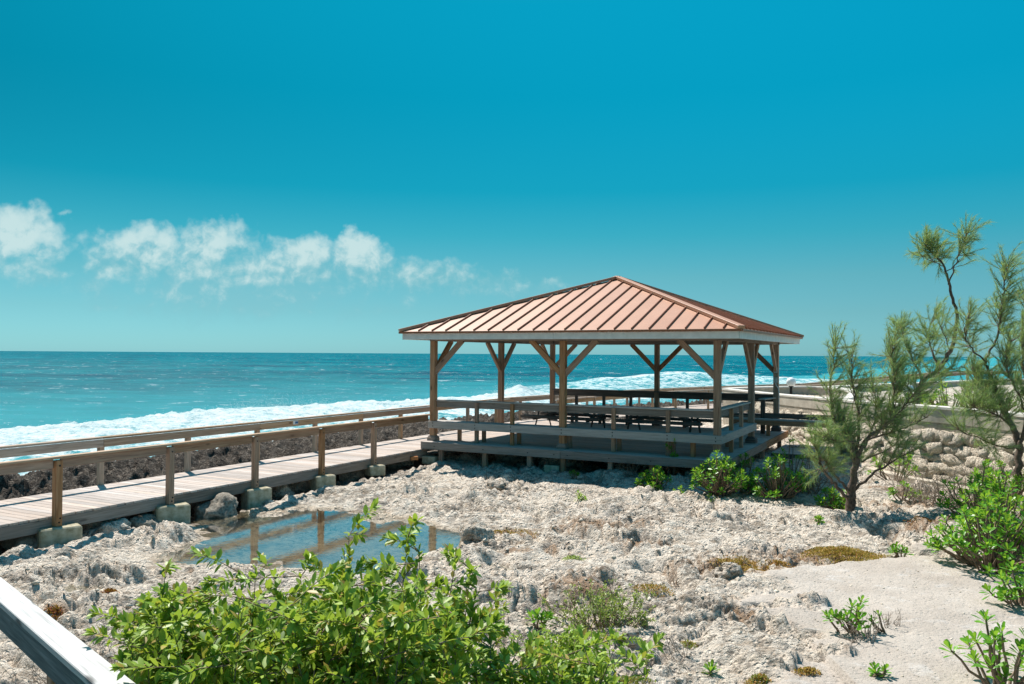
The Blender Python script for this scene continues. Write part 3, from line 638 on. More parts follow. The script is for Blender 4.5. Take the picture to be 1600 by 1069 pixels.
for a, b, c, d_ in zip(l1[:-1], l1[1:], l2[:-1], l2[1:]):
    i = len(V); g = .04
    def lp(p, q, f_): return (p[0]+(q[0]-p[0])*f_, p[1]+(q[1]-p[1])*f_)
    for p in (lp(a, b, g), lp(c, d_, g), lp(c, d_, 1-g), lp(a, b, 1-g)): V.append((*p, -.2+zc(p[0]))); V.append((*p, -.24+zc(p[0])))
    Fc += [(i, i+2, i+4, i+6), (i, i+1, i+3, i+2), (i+2, i+3, i+5, i+4), (i+4, i+5, i+7, i+6), (i+6, i+7, i+1, i)]
o = link('far_deck_planks', mesh_py('far_deck_planks', V, Fc, M_deck), bw); o['kind'] = 'stuff'
boltm = tube_np([(np.array([(0, 0, -.004), (0, 0, .008), (0, 0, .012)]), [.014, .014, .006])], 8); boltme = mesh_np('bolt', boltm[0], [boltm[1], np.array([[16, 17, 18, 19], [16, 19, 20, 21], [16, 21, 22, 23]])], M_black)
def bolt(p, n, par): link('bolt', boltme, par, Matrix.Translation(p) @ Vector(n).to_track_quat('Z', 'Y').to_matrix().to_4x4())
UU = (U2[0], U2[1], 0); VN = (-V2[0], -V2[1], 0)
for tt in PT:
    for zz in (-.30, -.24): bolt(P(-.002, tt+.015*(zz > -.27), zz), UU, bw)
    bolt(P(-.002, tt, .56), UU, bw)
# sticker on the far rail
st_ = thing('rail_sticker', 'small blue and white notice stuck on the seaward boardwalk rail', 'sticker', P(-1.99, -3.05, .60))
o = link('backing', boxmesh(.17, .004, .085, M_wht, .001), st_, Matrix.Translation(P(-1.993, -3.05, .60)) @ frame((V2[0], V2[1], 0), (0, 0, 1)).to_4x4())
o = link('print', boxmesh(.10, .004, .055, M_bluel, .001), st_, Matrix.Translation(P(-1.990, -3.02, .60)) @ frame((V2[0], V2[1], 0), (0, 0, 1)).to_4x4())
# concrete blocks
names = ['far left', 'nearest', 'second nearest', 'third', 'fourth', 'fifth']
for i, tt in enumerate(PT):
    h = [.5, .46, .44, .42, .32, .24][i]; wd = [.6, .58, .56, .5, .46, .40][i]
    me = boxmesh(wd, .34, h, M_conc, .02)
    zt = -.362; c = P(-.03, tt+.02, zt-h/2)
    o = link('concrete_block', me, None, Matrix.Translation(c) @ Matrix.Rotation(TH+R(60+(i*7) % 11), 4, 'Z'))
    tag(o, ['mossy concrete block beyond the left edge under the boardwalk', 'large mossy concrete block under the nearest railing post at far left', 'concrete block with a rust streak under the second railing post', 'square stained concrete block under the third railing post beside the pool',
            'small concrete block under the fourth railing post', 'smallest concrete block under the railing post nearest the pavilion'][i], 'concrete block', 'concrete blocks carrying the boardwalk')

# ------------------------------------------------------------------ pavilion
A_, B_ = 7.5, 7.55
pv = thing('pavilion', 'square open timber pavilion with terracotta metal hip roof on a raised deck', 'pavilion', P(A_/2, B_/2, 0))
t = -.30
while t < B_+.35:
    beam('deck_plank', P(-.12, t, -.019+random.uniform(-.002, .002)), P(A_+.26, t, -.019), .138, .038, M_deck, pv, q=.02); t += .1455
beam('fascia_board', P(-.12, -.395, -.095), P(3.86, -.395, -.095), .04, .19, M_shade, pv); beam('fascia_board', P(3.87, -.395, -.095), P(A_+.30, -.395, -.095), .04, .19, M_shade, pv)
beam('fascia_board', P(A_+.28, -.37, -.095), P(A_+.28, 4.3, -.095), .04, .19, M_shade, pv); beam('fascia_board', P(A_+.28, 4.31, -.095), P(A_+.28, B_+.38, -.095), .04, .19, M_post, pv)
beam('fascia_board', P(-.14, -.36, -.095), P(-.14, B_+.3, -.095), .04, .19, M_shade, pv)
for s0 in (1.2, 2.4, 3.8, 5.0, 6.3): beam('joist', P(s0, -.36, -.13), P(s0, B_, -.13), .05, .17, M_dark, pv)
for s0, t0 in [(.45, -.3), (1.75, -.3), (3.0, -.3), (3.9, -.3), (5.1, -.3), (6.1, -.3), (A_+.2, .6), (A_+.2, 2.4), (A_+.2, 4.2), (A_+.2, 6.9), (.1, 2), (2.5, 3.5), (5, 3.5)]:
    post('support_post', P(s0, t0), -.85, -.19, .11, M_post, pv)
for s0, t0 in [(.1, -.25), (3.6, -.2)]:
    link('footing_block', boxmesh(.4, .3, .2, M_conc, .015), pv, Matrix.Translation(P(s0, t0, -.48)) @ Matrix.Rotation(TH, 4, 'Z'))
posts = [(0, 0), (A_/2, 0), (A_, 0), (A_, B_/2), (A_, B_), (A_/2, B_), (0, B_), (0, B_/2)]
def frustum(w0, w1, h, m_):
    V = [(sx*w0/2, sy*w0/2, 0) for sx, sy in ((-1, -1), (1, -1), (1, 1), (-1, 1))]+[(sx*w0/2, sy*w0/2, h*.55) for sx, sy in ((-1, -1), (1, -1), (1, 1), (-1, 1))]+[(sx*w1/2, sy*w1/2, h) for sx, sy in ((-1, -1), (1, -1), (1, 1), (-1, 1))]
    Fc = [(3, 2, 1, 0), (8, 9, 10, 11)]+[(a+o_, (a+1) % 4+o_, (a+1) % 4+4+o_, a+4+o_) for o_ in (0, 4) for a in range(4)]
    return mesh_py('post_base', V, Fc, m_)
fb_d = frustum(.27, .17, .17, M_dark); fb_l = frustum(.27, .17, .15, M_fascia); fb_p = frustum(.24, .17, .13, M_shade)
for i, (s0, t0) in enumerate(posts):
    post('roof_post', P(s0, t0), .02, 2.63, .15, M_post, pv)
    link('post_base', fb_l if i == 2 else (fb_p if i < 2 else fb_d), pv, Matrix.Translation(P(s0, t0, .001)) @ Matrix.Rotation(TH, 4, 'Z'))
    for ds, dt in ((1, 0), (-1, 0), (0, 1), (0, -1)):
        s1, t1 = s0+ds*.5, t0+dt*.5
        if not (-.01 <= s1 <= A_+.01 and -.01 <= t1 <= B_+.01): continue
        if (ds and t0 not in (0, B_)) or (dt and s0 not in (0, A_)): continue
        upv = (-(-math.sin(TH))*0, 0, 1)
        beam('brace', P(s0+ds*.03, t0+dt*.03, 1.80), P(s0+ds*.88, t0+dt*.88, 2.65), .085, .135, M_post, pv)
e_ = .005
for (s0, t0, s1, t1) in ((-.1, 0, A_+.1, 0), (-.1, B_, A_+.1, B_)): beam('roof_beam', P(s0, t0, 2.725), P(s1, t1, 2.725), .12, .19, M_shade, pv)
for (s0, t0, s1, t1) in ((0, .06, 0, B_-.06), (A_, .06, A_, B_-.06)): beam('roof_beam', P(s0, t0, 2.725), P(s1, t1, 2.725), .12, .19, M_shade, pv)
OV = .593; ZE = 2.885; ZA = 4.463
c4 = [(-OV, -OV), (A_+OV, -OV), (A_+OV, B_+OV), (-OV, B_+OV)]
for i in range(4):
    a, b = Vector((*c4[i], 0)), Vector((*c4[(i+1) % 4], 0)); dr = (b-a).normalized(); e0 = .0 if i % 2 == 0 else .026
    p, q = a+dr*e0, b-dr*e0; m_ = (p+q)/2
    for u_, v_ in (((p, m_-dr*.002)), ((m_+dr*.002, q))):
        beam('fascia', P(u_.x, u_.y, 2.772), P(v_.x, v_.y, 2.772), .025, .225, M_fascia, pv)
# roof panels: each slope in its own strip between seams
cen = (A_/2, B_/2); EO = OV+.07
rc = [(-EO, -EO), (A_+EO, -EO), (A_+EO, B_+EO), (-EO, B_+EO)]
ZEE = ZE-(.07)*(ZA-ZE)/(A_/2+OV)+.01
for i in range(4):
    a, b = np.array(rc[i]), np.array(rc[(i+1) % 4]); L = np.linalg.norm(b-a); dr = (b-a)/L; inn = np.array([-dr[1], dr[0]]); D = abs((np.array(cen)-a)@inn)
    mid = (np.array(cen)-a)@dr
    nseam = 21; off = (L-nseam*.412)/2 if False else .2
    cuts = [0]+[off+.412*j for j in range(22) if off+.412*j < L-.05]+[L]
    def top(x_): return (x_/mid if x_ <= mid else (L-x_)/(L-mid))*D
    def W3(x_, y_, dz_=0): g = a+dr*x_+inn*y_; return P(g[0], g[1], ZEE+(ZA-ZEE)*y_/D+dz_)
    for x0, x1 in zip(cuts[:-1], cuts[1:]):
        ring = [(x0, 0), (x1, 0), (x1, top(x1))]+([(mid, D)] if x0 < mid < x1 else [])+[(x0, top(x0))]
        if top(x0) < 1e-6: ring = [r_ for k_, r_ in enumerate(ring) if not (k_ == len(ring)-1)]
        if top(x1) < 1e-6: ring = [r_ for r_ in ring if not (abs(r_[0]-x1) < 1e-6 and r_[1] == 0 and False)]
        rg = []
        for r_ in ring:
            if not rg or math.hypot(r_[0]-rg[-1][0], r_[1]-rg[-1][1]) > 1e-4: rg.append(r_)
        n = len(rg); V = [W3(x_, y_) for x_, y_ in rg]+[W3(x_, y_, -.02) for x_, y_ in rg]
        Fc = [tuple(range(n)), tuple(range(2*n-1, n-1, -1))]+[(k_, k_+n, (k_+1) % n+n, (k_+1) % n) for k_ in range(n)]
        link('roof_panel', mesh_py('roof_panel', V, Fc, M_roof), pv)
    for x0 in cuts[1:-1]:
        p0, p1 = W3(x0, -.005, .022), W3(x0, top(x0)-.10, .022)
        if (p1-p0).length > .15: beam('roof_seam', p0, p1, .024, .045, M_seam, pv)
    beam('drip_edge', W3(.02 if i % 2 else 0, -.012, -.022), W3(L-(.02 if i % 2 else 0), -.012, -.022), .02, .055, M_seam, pv)
    p0, p1 = W3(0, 0, .030), W3(mid, D, .050); beam('hip_cap', p0, p1, .17, .075, M_roof, pv)
    # inner sheathing seen from below
    V = [P(*c4[i], ZE-.035), P(*c4[(i+1) % 4], ZE-.035), P(cen[0], cen[1], ZA-.06)]; link('roof_sheathing', mesh_py('roof_sheathing', V, [(0, 1, 2)], M_shade), pv)
    for x0 in np.arange(.7, L-.5, .8):
        tp = top(x0)-.12
        if tp > .3: beam('rafter', W3(x0, .10, -.13), W3(x0, tp, -.13), .05, .14, M_shade, pv)
V_ = frustum(.24, .05, .09, M_roof); link('apex_cap', V_, pv, Matrix.Translation(P(*cen, ZA-.0)) @ Matrix.Rotation(TH, 4, 'Z'))
# bench and railing: front and right side
def rim(s0, t0, s1, t1, ix, iy, bal, legs, m_band=M_band):
    """outer band, seat boards, cap; (ix,iy) points inwards"""
    n = lambda s_, t_, d_, z_: P(s_+ix*d_, t_+iy*d_, z_)
    beam('bench_band', n(s0, t0, -.10, .425), n(s1, t1, -.10, .425), .04, .185, m_band, pv)
    for dd in (-.01, .14, .29): beam('seat_board', n(s0, t0, dd, .50), n(s1, t1, dd, .50), .142, .036, m_band, pv)
    beam('bench_band', n(s0, t0, .385, .43), n(s1, t1, .385, .43), .036, .10, M_shade, pv)
beam_front = [(.10, A_/2-.08), (A_/2+.08, A_-.08)]
def nn(ix, iy): return lambda s_, t_, d_, z_: P(s_+ix*d_, t_+iy*d_, z_)
rim(-.09, 0, A_+.12, 0, 0, 1, 0, 0); rim(A_, -.05, A_, B_/2+.10, -1, 0, 0, 0)
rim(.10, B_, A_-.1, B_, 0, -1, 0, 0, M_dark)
for s0, s1 in beam_front:
    beam('rail_board', P(s0-.02, .05, .96), P(s1+.02, .05, .96), .038, .155, M_shade, pv); 
beam('rail_cap', P(.08, .11, 1.06), P(3.2, .11, 1.06), .22, .036, M_band, pv); beam('rail_cap', P(3.21, .11, 1.06), P(A_-.08, .11, 1.06), .22, .036, M_band, pv)
beam('rail_cap', P(A_-.11, .08, 1.06), P(A_-.11, B_/2+.0, 1.06), .22, .036, M_band, pv); beam('rail_board', P(A_-.05, .09, .96), P(A_-.05, B_/2-.08, .96), .038, .155, M_shade, pv)
beam('rail_cap', P(.08, B_-.11, 1.10), P(A_-.08, B_-.11, 1.10), .22, .036, M_dark, pv); beam('rail_board', P(.08, B_-.05, .985), P(A_-.08, B_-.05, .985), .038, .19, M_dark, pv)  # back rail in dark wood: roof shade put into its colour
for s0 in (1.33, 2.36, 5.06, 6.38):
    post('baluster', P(s0, -.005), 0, 1.04, .09, M_post, pv); post('bench_leg', P(s0+.02, .34), 0, .48, .09, M_post, pv)
post('bench_leg', P(A_/2, .30), 0, .48, .17, M_post, pv); post('bench_leg', P(A_-.55, .02), 0, .33, .10, M_post, pv); post('bench_leg', P(.62, .32), 0, .48, .09, M_post, pv)
for t0 in (1.36, 2.48):
    post('baluster', P(A_+.005, t0), 0, 1.04, .09, M_post, pv); post('bench_leg', P(A_-.34, t0+.02), 0, .48, .09, M_post, pv)
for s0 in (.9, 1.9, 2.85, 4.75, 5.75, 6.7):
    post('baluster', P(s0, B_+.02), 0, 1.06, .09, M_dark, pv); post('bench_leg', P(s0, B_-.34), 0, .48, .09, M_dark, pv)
for s0 in (.05, 1.33, 2.36, A_/2, 5.06, 6.38, A_-.02):
    for dz_ in (.39, .47): bolt(P(s0+.01, -.121, dz_), VN, pv)
for s0 in (.3, 1.75, 3.0, 3.7, 4.05, 5.1, 6.1, 7.4): bolt(P(s0, -.416, -.10), VN, pv)
# side bench running out to the right of the rear corner
sb = thing('side_bench', 'long dark timber bench running out from the right side of the pavilion', 'bench', P(8.4, 6.1, 0))
for dd in (0, .145, .29): beam('seat_board', P(6.5, 5.95+dd, .45), P(9.75, 5.95+dd, .45), .14, .036, M_band, sb)
beam('apron', P(6.5, 5.86, .37), P(9.75, 5.86, .37), .036, .13, M_post, sb); beam('back_board', P(7.35, 6.42, .545), P(9.9, 6.42, .545), .036, .15, M_dark, sb)
for s0, t0 in ((6.75, 6.35), (7.55, 5.95), (9.45, 5.95), (9.45, 6.35)): post('leg', P(s0, t0), (0 if s0 < 7.7 else -.55), .43, .10, M_dark if t0 > 6 else M_post, sb)
post('end_post', P(7.3, 6.5), 0, .99, .12, M_dark, sb); beam('end_cap', P(7.28, 6.42, 1.01), P(7.42, 7.5, 1.01), .2, .036, M_band, sb)
# low side platform
pl = thing('side_platform', 'low timber platform step beside the right edge of the pavilion deck', 'platform', P(8.5, 5.8, -.5))
tt = 4.85
while tt < 7.1: beam('deck_plank', P(A_+.33, tt, -.36), P(9.3, tt, -.36), .14, .036, M_band, pl, q=.02); tt += .147
beam('fascia_board', P(A_+.33, 4.76, -.45), P(9.3, 4.76, -.45), .036, .19, M_dark, pl); beam('fascia_board', P(9.32, 4.78, -.45), P(9.32, 7.1, -.45), .036, .19, M_dark, pl)
ls = thing('lower_step', 'single low timber step in shade behind the shrubs', 'step', P(8.9, 3.6, -.6))
for dd in (0, .147): beam('tread', P(8.1, 3.6+dd, -.52), P(9.6, 3.6+dd, -.52), .14, .036, M_band, ls)
beam('riser', P(8.1, 3.52, -.62), P(9.6, 3.52, -.62), .036, .18, M_dark, ls)
# electrical boxes on rear right post
bx = thing('electrical_boxes', 'two grey outlet boxes with a conduit on the rear right pavilion post', 'electrical box', P(A_, B_-.1, 1.6))
for zz in (1.86, 1.56): link('outlet_box', boxmesh(.10, .06, .17, M_grey, .01), bx, Matrix.Translation(P(A_-.0, B_-.107, zz)) @ Matrix.Rotation(TH, 4, 'Z'))
V, Fq = tube_np([(np.array([P(A_, B_-.10, 1.47), P(A_+.02, B_-.12, 1.40), P(A_+.09, B_-.12, 1.3), P(A_+.10, B_-.10, 1.1), P(A_+.10, B_-.1, 0.1)]), [.014]*5)], 6); link('conduit', mesh_np('conduit', V, Fq, M_wht, True), bx)
# picnic tables
def picnic(s0, t0, lab):
    tb = thing('picnic_table', lab, 'picnic table', P(s0, t0, 0), 'picnic tables under the pavilion roof'); L = 1.25
    for k in range(5): beam('top_board', P(s0-L, t0-.30+k*.15, .745), P(s0+L, t0-.30+k*.15, .735), .143, .06, M_table, tb)
    for sg in (-1, 1):
        for k in (0, 1): beam('bench_board', P(s0-L, t0+sg*(.62+k*.15), .44), P(s0+L, t0+sg*(.62+k*.15), .43), .143, .075, M_dark, tb)  # thick dark boards paint in the shade below the seats
        ss = s0+sg*.85
        beam('crossbar', P(ss, t0-.78, .39), P(ss, t0+.78, .39), .04, .09, M_dark, tb); beam('crossbar', P(ss, t0-.34, .70), P(ss, t0+.34, .70), .04, .07, M_dark, tb)
        for q in (-1, 1): beam('leg', P(ss+.045*sg, t0+q*.62, .0), P(ss+.045*sg, t0+q*.22, .70), .04, .10, M_dark, tb, up=(0, 1, 0))
        beam('diagonal_brace', P(ss-.05*sg, t0, .39), P(s0+sg*.2, t0, .72), .04, .08, M_dark, tb)
picnic(2.05, 4.35, 'left dark picnic table under the pavilion, nearer the boardwalk'); picnic(4.95, 4.35, 'right dark picnic table under the pavilion, nearer the stone wall')

# ------------------------------------------------------------------ stone wall
def strip(path, off0, off1, zf0, zf1):
    """prism along path [(x,y,z)]; offsets to the right (+) ; zf: functions of z"""
    xy = [(q[0], q[1]) for q in path]; a = offs(xy, -off0); b = offs(xy, -off1); V = []; Fc = []
    for i, q in enumerate(path):
        z0, z1 = zf0(q[2]), zf1(q[2]); V += [(*a[i], z0), (*b[i], z0), (*b[i], z1), (*a[i], z1)]
    for i in range(len(path)-1):
        k = i*4
        for c in range(4): Fc.append((k+c, k+4+c, k+4+(c+1) % 4, k+(c+1) % 4))
    n = (len(path)-1)*4; Fc += [(3, 2, 1, 0), (n, n+1, n+2, n+3)]
    return V, Fc
def dens(path, step=.5):
    out = []
    for a, b in zip(path[:-1], path[1:]):
        n = max(1, int(math.hypot(b[0]-a[0], b[1]-a[1])/step))
        out += [tuple(a[k]+(b[k]-a[k])*i/n for k in range(3)) for i in range(n)]
    return out+[path[-1]]
def catmull(Q, n=6):
    out = []; Q = [Q[0]]+list(Q)+[Q[-1]]
    for i in range(1, len(Q)-2):
        p0, p1, p2, p3 = map(np.array, Q[i-1:i+3])
        for k in range(n):
            t_ = k/n; out.append(tuple(.5*((2*p1)+(-p0+p2)*t_+(2*p0-5*p1+4*p2-p3)*t_*t_+(-p0+3*p1-3*p2+p3)*t_**3)))
    return out+[tuple(Q[-1])]
WP = catmull(WALL[:4], 4)[:-1]+catmull(WALL[3:], 5)
sw = thing('stone_wall', 'curved limestone rubble retaining wall with pale concrete coping on the right', 'wall', (9.6, 20, -.6))
# path runs towards camera: right of travel (-offs sign) is -x side; front face towards the pavilion
V, Fc = strip(WP, -.16, .16, lambda z: -.9, lambda z: z-.34); link('wall_core', mesh_py('wall_core', V, Fc, M_mortar), sw)
V, Fc = strip(WP, -.18, .19, lambda z: z-.36, lambda z: z-.05); link('parapet', mesh_py('parapet', V, Fc, M_wallc), sw)
V, Fc = strip(WP, -.20, .21, lambda z: z-.053, lambda z: z); link('coping', mesh_py('coping', V, Fc, M_cap), sw)
ft = [q for q in WP if q[1] < 20.5]
V, Fc = strip(ft, -.62, -.14, lambda z: -.8, lambda z: -.46); link('footing', mesh_py('footing', V, Fc, M_wallc), sw)
import bmesh
def stonemesh(seed):
    bm = bmesh.new(); bmesh.ops.create_cube(bm, size=1); bmesh.ops.subdivide_edges(bm, edges=bm.edges[:], cuts=1, use_grid_fill=True)
    rs = random.Random(seed)
    for v in bm.verts:
        l = v.co.length; v.co = v.co*(.5/l*.28+.72); v.co += Vector([rs.uniform(-.15, .15) for _ in range(3)])
    me = bpy.data.meshes.new('stone'); bm.to_mesh(me); bm.free(); me.shade_smooth(); me.materials.append(M_stone); return me
SM = [stonemesh(i) for i in range(8)]
fx = dens(WP, .05); cum = [0]
for a, b in zip(fx[:-1], fx[1:]): cum.append(cum[-1]+math.hypot(b[0]-a[0], b[1]-a[1]))
cum = np.array(cum); fX = np.array([q[0] for q in fx]); fY = np.array([q[1] for q in fx]); fZ = np.array([q[2] for q in fx])
rows = 7; ns_ = 0
for r_ in range(rows):
    u_ = 1.5+random.uniform(0, .2)
    while True:
        x_ = np.interp(u_, cum, fX); y_ = np.interp(u_, cum, fY); z_ = np.interp(u_, cum, fZ)
        if y_ < 14.2 or ns_ > 296: break
        big = 1.45 if y_ > 21 else 1.0
        wd = random.uniform(.21, .38)*big; u2 = u_+wd*.5
        x_ = np.interp(u2, cum, fX); y_ = np.interp(u2, cum, fY); dx_ = np.interp(u2+.1, cum, fX)-x_; dy_ = np.interp(u2+.1, cum, fY)-y_; an = math.atan2(dy_, dx_)
        zb = -.72; hh = (z_-.36-zb)/rows; zz = zb+hh*(r_+.5)+random.uniform(-.05, .05)
        nx, ny = -math.sin(an), math.cos(an)   # left of travel
        bt = .14+.018*(rows-1-r_)+random.uniform(-.02, .03); o = link('stone', SM[random.randrange(8)], sw, Matrix.Translation((x_-nx*bt, y_-ny*bt, zz)) @ Matrix.Rotation(an, 4, 'Z') @ Euler((random.uniform(-.25, .35), random.uniform(-.35, .35), 0)).to_matrix().to_4x4() @ Matrix.Diagonal((wd*1.22, random.uniform(.17, .25), hh*random.uniform(1.0, 1.4), 1)))
        ns_ += 1; u_ += wd
rw = thing('ramp_wall', 'curved low concrete wall with white coping behind the lamp', 'wall', (12, 32, .3))
RP = catmull([(8.75, 33.25, .95), (10.9, 34.8, .96), (12.9, 35.3, .97), (13.5, 33.4, .98), (12.7, 30, .98), (11.3, 27, .98), (10.2, 25.1, .98)], 6)
V, Fc = strip(RP, -.14, .14, lambda z: 0, lambda z: z-.05); link('parapet', mesh_py('parapet', V, Fc, M_wallc), rw); V, Fc = strip(RP, -.2, .2, lambda z: z-.052, lambda z: z+.01); link('coping', mesh_py('coping', V, Fc, M_cap), rw)
rw = thing('terrace_wall', 'long low wall with white coping below the distant boardwalk rail at right', 'wall', (20, 41, .3))
RP = [(13.7, 35.6, .95), (16.6, 38.5, .95), (22, 43, .95), (28, 48.2, .95), (40, 55, .95)]
V, Fc = strip(RP, -.14, .14, lambda z: -.3, lambda z: z-.06); link('parapet', mesh_py('parapet', V, Fc, M_wallc), rw); V, Fc = strip(RP, -.24, .24, lambda z: z-.062, lambda z: z); link('coping', mesh_py('coping', V, Fc, M_cap), rw)
def globe(p, zg, lb, rad=.17):
    g = thing('globe_lamp', lb, 'lamp', (p[0], p[1], .6), 'white globe lamps on short black posts')
    bm = bmesh.new(); bmesh.ops.create_uvsphere(bm, u_segments=24, v_segments=14, radius=rad); me = bpy.data.meshes.new('globe'); bm.to_mesh(me); bm.free(); me.shade_smooth(); me.materials.append(M_globe)
    link('globe', me, g, Matrix.Translation((p[0], p[1], zg)))
    V, Fq = tube_np([(np.array([(p[0], p[1], .5), (p[0], p[1], zg-rad*.9)]), [.05, .05]), (np.array([(p[0], p[1], zg-rad-.02), (p[0], p[1], zg-rad*.86)]), [.085, .085])], 10); link('lamp_post', mesh_np('lamp_post', V, Fq, M_black, True), g)
q = atY(1236, 597, 29.5); globe((q.x, q.y), q.z, 'white globe lamp on a black post beside the pavilion'); q = atY(1418, 609, 23.5); globe((q.x, q.y), q.z, 'white globe lamp half hidden behind the casuarina branches')

# ------------------------------------------------------------------ foreground handrail
fr = thing('foreground_handrail', 'thick weathered timber handrail crossing the bottom left corner', 'handrail', (-2.6, 4.8, -.2))
a = at(0, 900, .70); b = at(215, 1069, .70); dr = (b-a).normalized(); nr = Vector((-dr.y, dr.x, 0)); nr = -nr if nr.dot(Vector((0, -1, 0))) < 0 else nr
mid = lambda k: a+dr*k+nr*.075
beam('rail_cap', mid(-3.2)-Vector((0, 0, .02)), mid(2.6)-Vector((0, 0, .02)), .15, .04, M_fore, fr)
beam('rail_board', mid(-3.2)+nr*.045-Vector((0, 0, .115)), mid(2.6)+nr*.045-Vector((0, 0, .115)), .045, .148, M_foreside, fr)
pp = at(78, 1060, .45); pp = mid((pp-a).dot(dr))
for k in (-2.0, 0, 2.0):
    q = pp+dr*k-nr*.02; beam('rail_post', (q.x, q.y, -.9), (q.x, q.y, .655), .09, .09, M_post, fr, up=(dr.x, dr.y, 0))

# ------------------------------------------------------------------ vegetation
def lerp_path(Q, n):
    Q = np.array(Q, float); c = np.concatenate([[0], np.cumsum(np.linalg.norm(np.diff(Q, axis=0), axis=1))]); s = np.linspace(0, c[-1], n)
    return np.stack([np.interp(s, c, Q[:, k]) for k in range(Q.shape[1])], 1)
def rock_shrub(name, cat, label, x, y, n_ros, rad, hgt, leafL=.12, per=13, n_obj=0, mats=None, group=None, tall=None, squash=1.0, z0=None, lean=(0, 0)):
    """shore shrub with spatulate leaves in rosettes at the stem ends"""
    mats = mats or [ML_g, ML_g, ML_g2]; g = gz(x, y) if z0 is None else z0
    sh = thing(name, label, cat, (x, y, g), group); paths = []; PP = []; DD = []; UU = []; LL = []
    for i in range(n_ros):
        a_ = RNG.uniform(0, 2*np.pi); rr = rad*math.sqrt(RNG.random()); ex, ey = rr*math.cos(a_)+lean[0], rr*math.sin(a_)*squash+lean[1]
        hh = hgt*(1-.55*(rr/rad)**2)*RNG.uniform(.55 if n_ros < 20 else .18, 1.05)
        e = np.array([x+ex, y+ey, g+hh]); b_ = np.array([x+ex*.25+RNG.normal(0, .04), y+ey*.25, g-.03])
        m_ = (e+b_)/2+RNG.normal(0, .05, 3)*max(.3, rad); q = lerp_path([b_, m_, e], 5); q[1:-1] += RNG.normal(0, .01, (3, 3)); paths.append((q, np.linspace(.014, .008, 5)*(1+rad*.3)))
        ax = e-m_; ax = ax/np.linalg.norm(ax)*.5+np.array([0, 0, .8])+np.array([ex, ey, 0])*.3/max(rad, .1); ax /= np.linalg.norm(ax)
        k = per+int(RNG.integers(-2, 4)); th = np.arange(k)*2.39996+RNG.uniform(0, 6); tilt = np.linspace(.25, 1.45, k)
        r1 = np.cross(ax, [.3, .9, .1]); r1 /= np.linalg.norm(r1); r2 = np.cross(ax, r1)
        rad_d = r1[None]*np.cos(th)[:, None]+r2[None]*np.sin(th)[:, None]; d_ = ax[None]*np.cos(tilt)[:, None]+rad_d*np.sin(tilt)[:, None]
        PP.append(e[None]-ax[None]*np.linspace(0, .05, k)[:, None]); DD.append(d_); UU.append(ax[None]*np.sin(tilt)[:, None]-rad_d*np.cos(tilt)[:, None]+.3*ax[None]); LL.append(leafL*RNG.uniform(.7, 1.15, k)*np.linspace(.8, 1.05, k))
    V, Fq = tube_np(paths, 5); link('stem', mesh_np('stem', V, Fq, M_stem, True), sh)
    PP, DD, UU, LL = map(np.concatenate, (PP, DD, UU, LL)); leaves(sh, PP, DD, LL, 'spat', mats, min(n_obj, len(PP)), UU)
    return sh
def shp(px, py, z_=-.56): v = at(px, py, z_); return v.x, v.y
G1 = 'bright green shore shrubs'
for (px, py, n_, rd, hg, lf, lb, ob, ex) in [
    (1022, 768, 50, .36, .46, .105, 'bright yellow green round shrub in front of the pavilion deck, leftmost of the row', 120, {}),
    (1112, 768, 90, .60, .80, .115, 'dense mid green shrub below the front right pavilion post', 150, {}),
    (1196, 772, 90, .60, .78, .115, 'dense green shrub in front of the low side platform', 150, {}),
    (1048, 752, 9, .16, .95, .11, 'tall thin stemmed shrub with one leafy crown rising over the pavilion deck edge', 60, {}),
    (1166, 752, 12, .26, .66, .11, 'green shrub reaching up to the deck corner right of the front post', 0, {}),
    (1235, 762, 36, .42, 1.1, .12, 'tall leafy shrub over the edge of the low platform', 100, {}),
    (1285, 782, 40, .38, .48, .12, 'deep green shrub in shade just left of the casuarina trunk', 100, {'mats': [ML_g2, ML_g2, ML_g]}),
    (1066, 778, 5, .18, .22, .10, 'small pale leggy plant left of the row, on the rock', 40, {}),
    (1108, 784, 8, .20, .18, .10, 'small bright plant at the foot of the dense shrubs', 60, {}),
    (896, 751, 6, .11, .16, .10, 'small dark green tuft in the shade under the pavilion front', 60, {'mats': [ML_g2, ML_g2, ML_d]}),
    (906, 780, 5, .12, .15, .09, 'small yellow green tuft on the open rock below the pavilion', 50, {'mats': [ML_c, ML_g]}),
    (1404, 872, 6, .13, .20, .11, 'small bright tuft on the rock above the sand', 70, {}),
    (1412, 792, 7, .25, .26, .12, 'low bright shrub at the foot of the stone wall, right of the casuarina', 60, {}),
    (1398, 760, 14, .50, .78, .14, 'leggy shrub with drooping bright leaves beside the wall footing', 80, {}),
    (1430, 782, 9, .22, .22, .12, 'small low green plant in the dry twigs at the wall', 60, {}),
    (1110, 1036, 2, .05, .05, .11, 'tiny two rosette seedling on the rock in the foreground', 20, {}),
    (1376, 1058, 4, .08, .09, .09, 'tiny green tuft at the edge of the sand', 40, {}),
    (950, 826, 3, .10, .06, .08, 'tiny bright sprout in the middle of the rock flat', 30, {}),
    (1276, 824, 4, .10, .12, .09, 'tiny sprout on rock left of the casuarina trunk', 30, {})]:
    x_, y_ = shp(px, py); y_ += rd*.1-(.65 if 1100 < px < 1300 and py > 765 and n_ > 20 else 0)-(.2 if px in (1112, 1196) else 0)
    rock_shrub('shore_shrub', 'shrub', lb, x_, y_, n_, rd, hg, lf, 12, ob, group=G1, **ex)
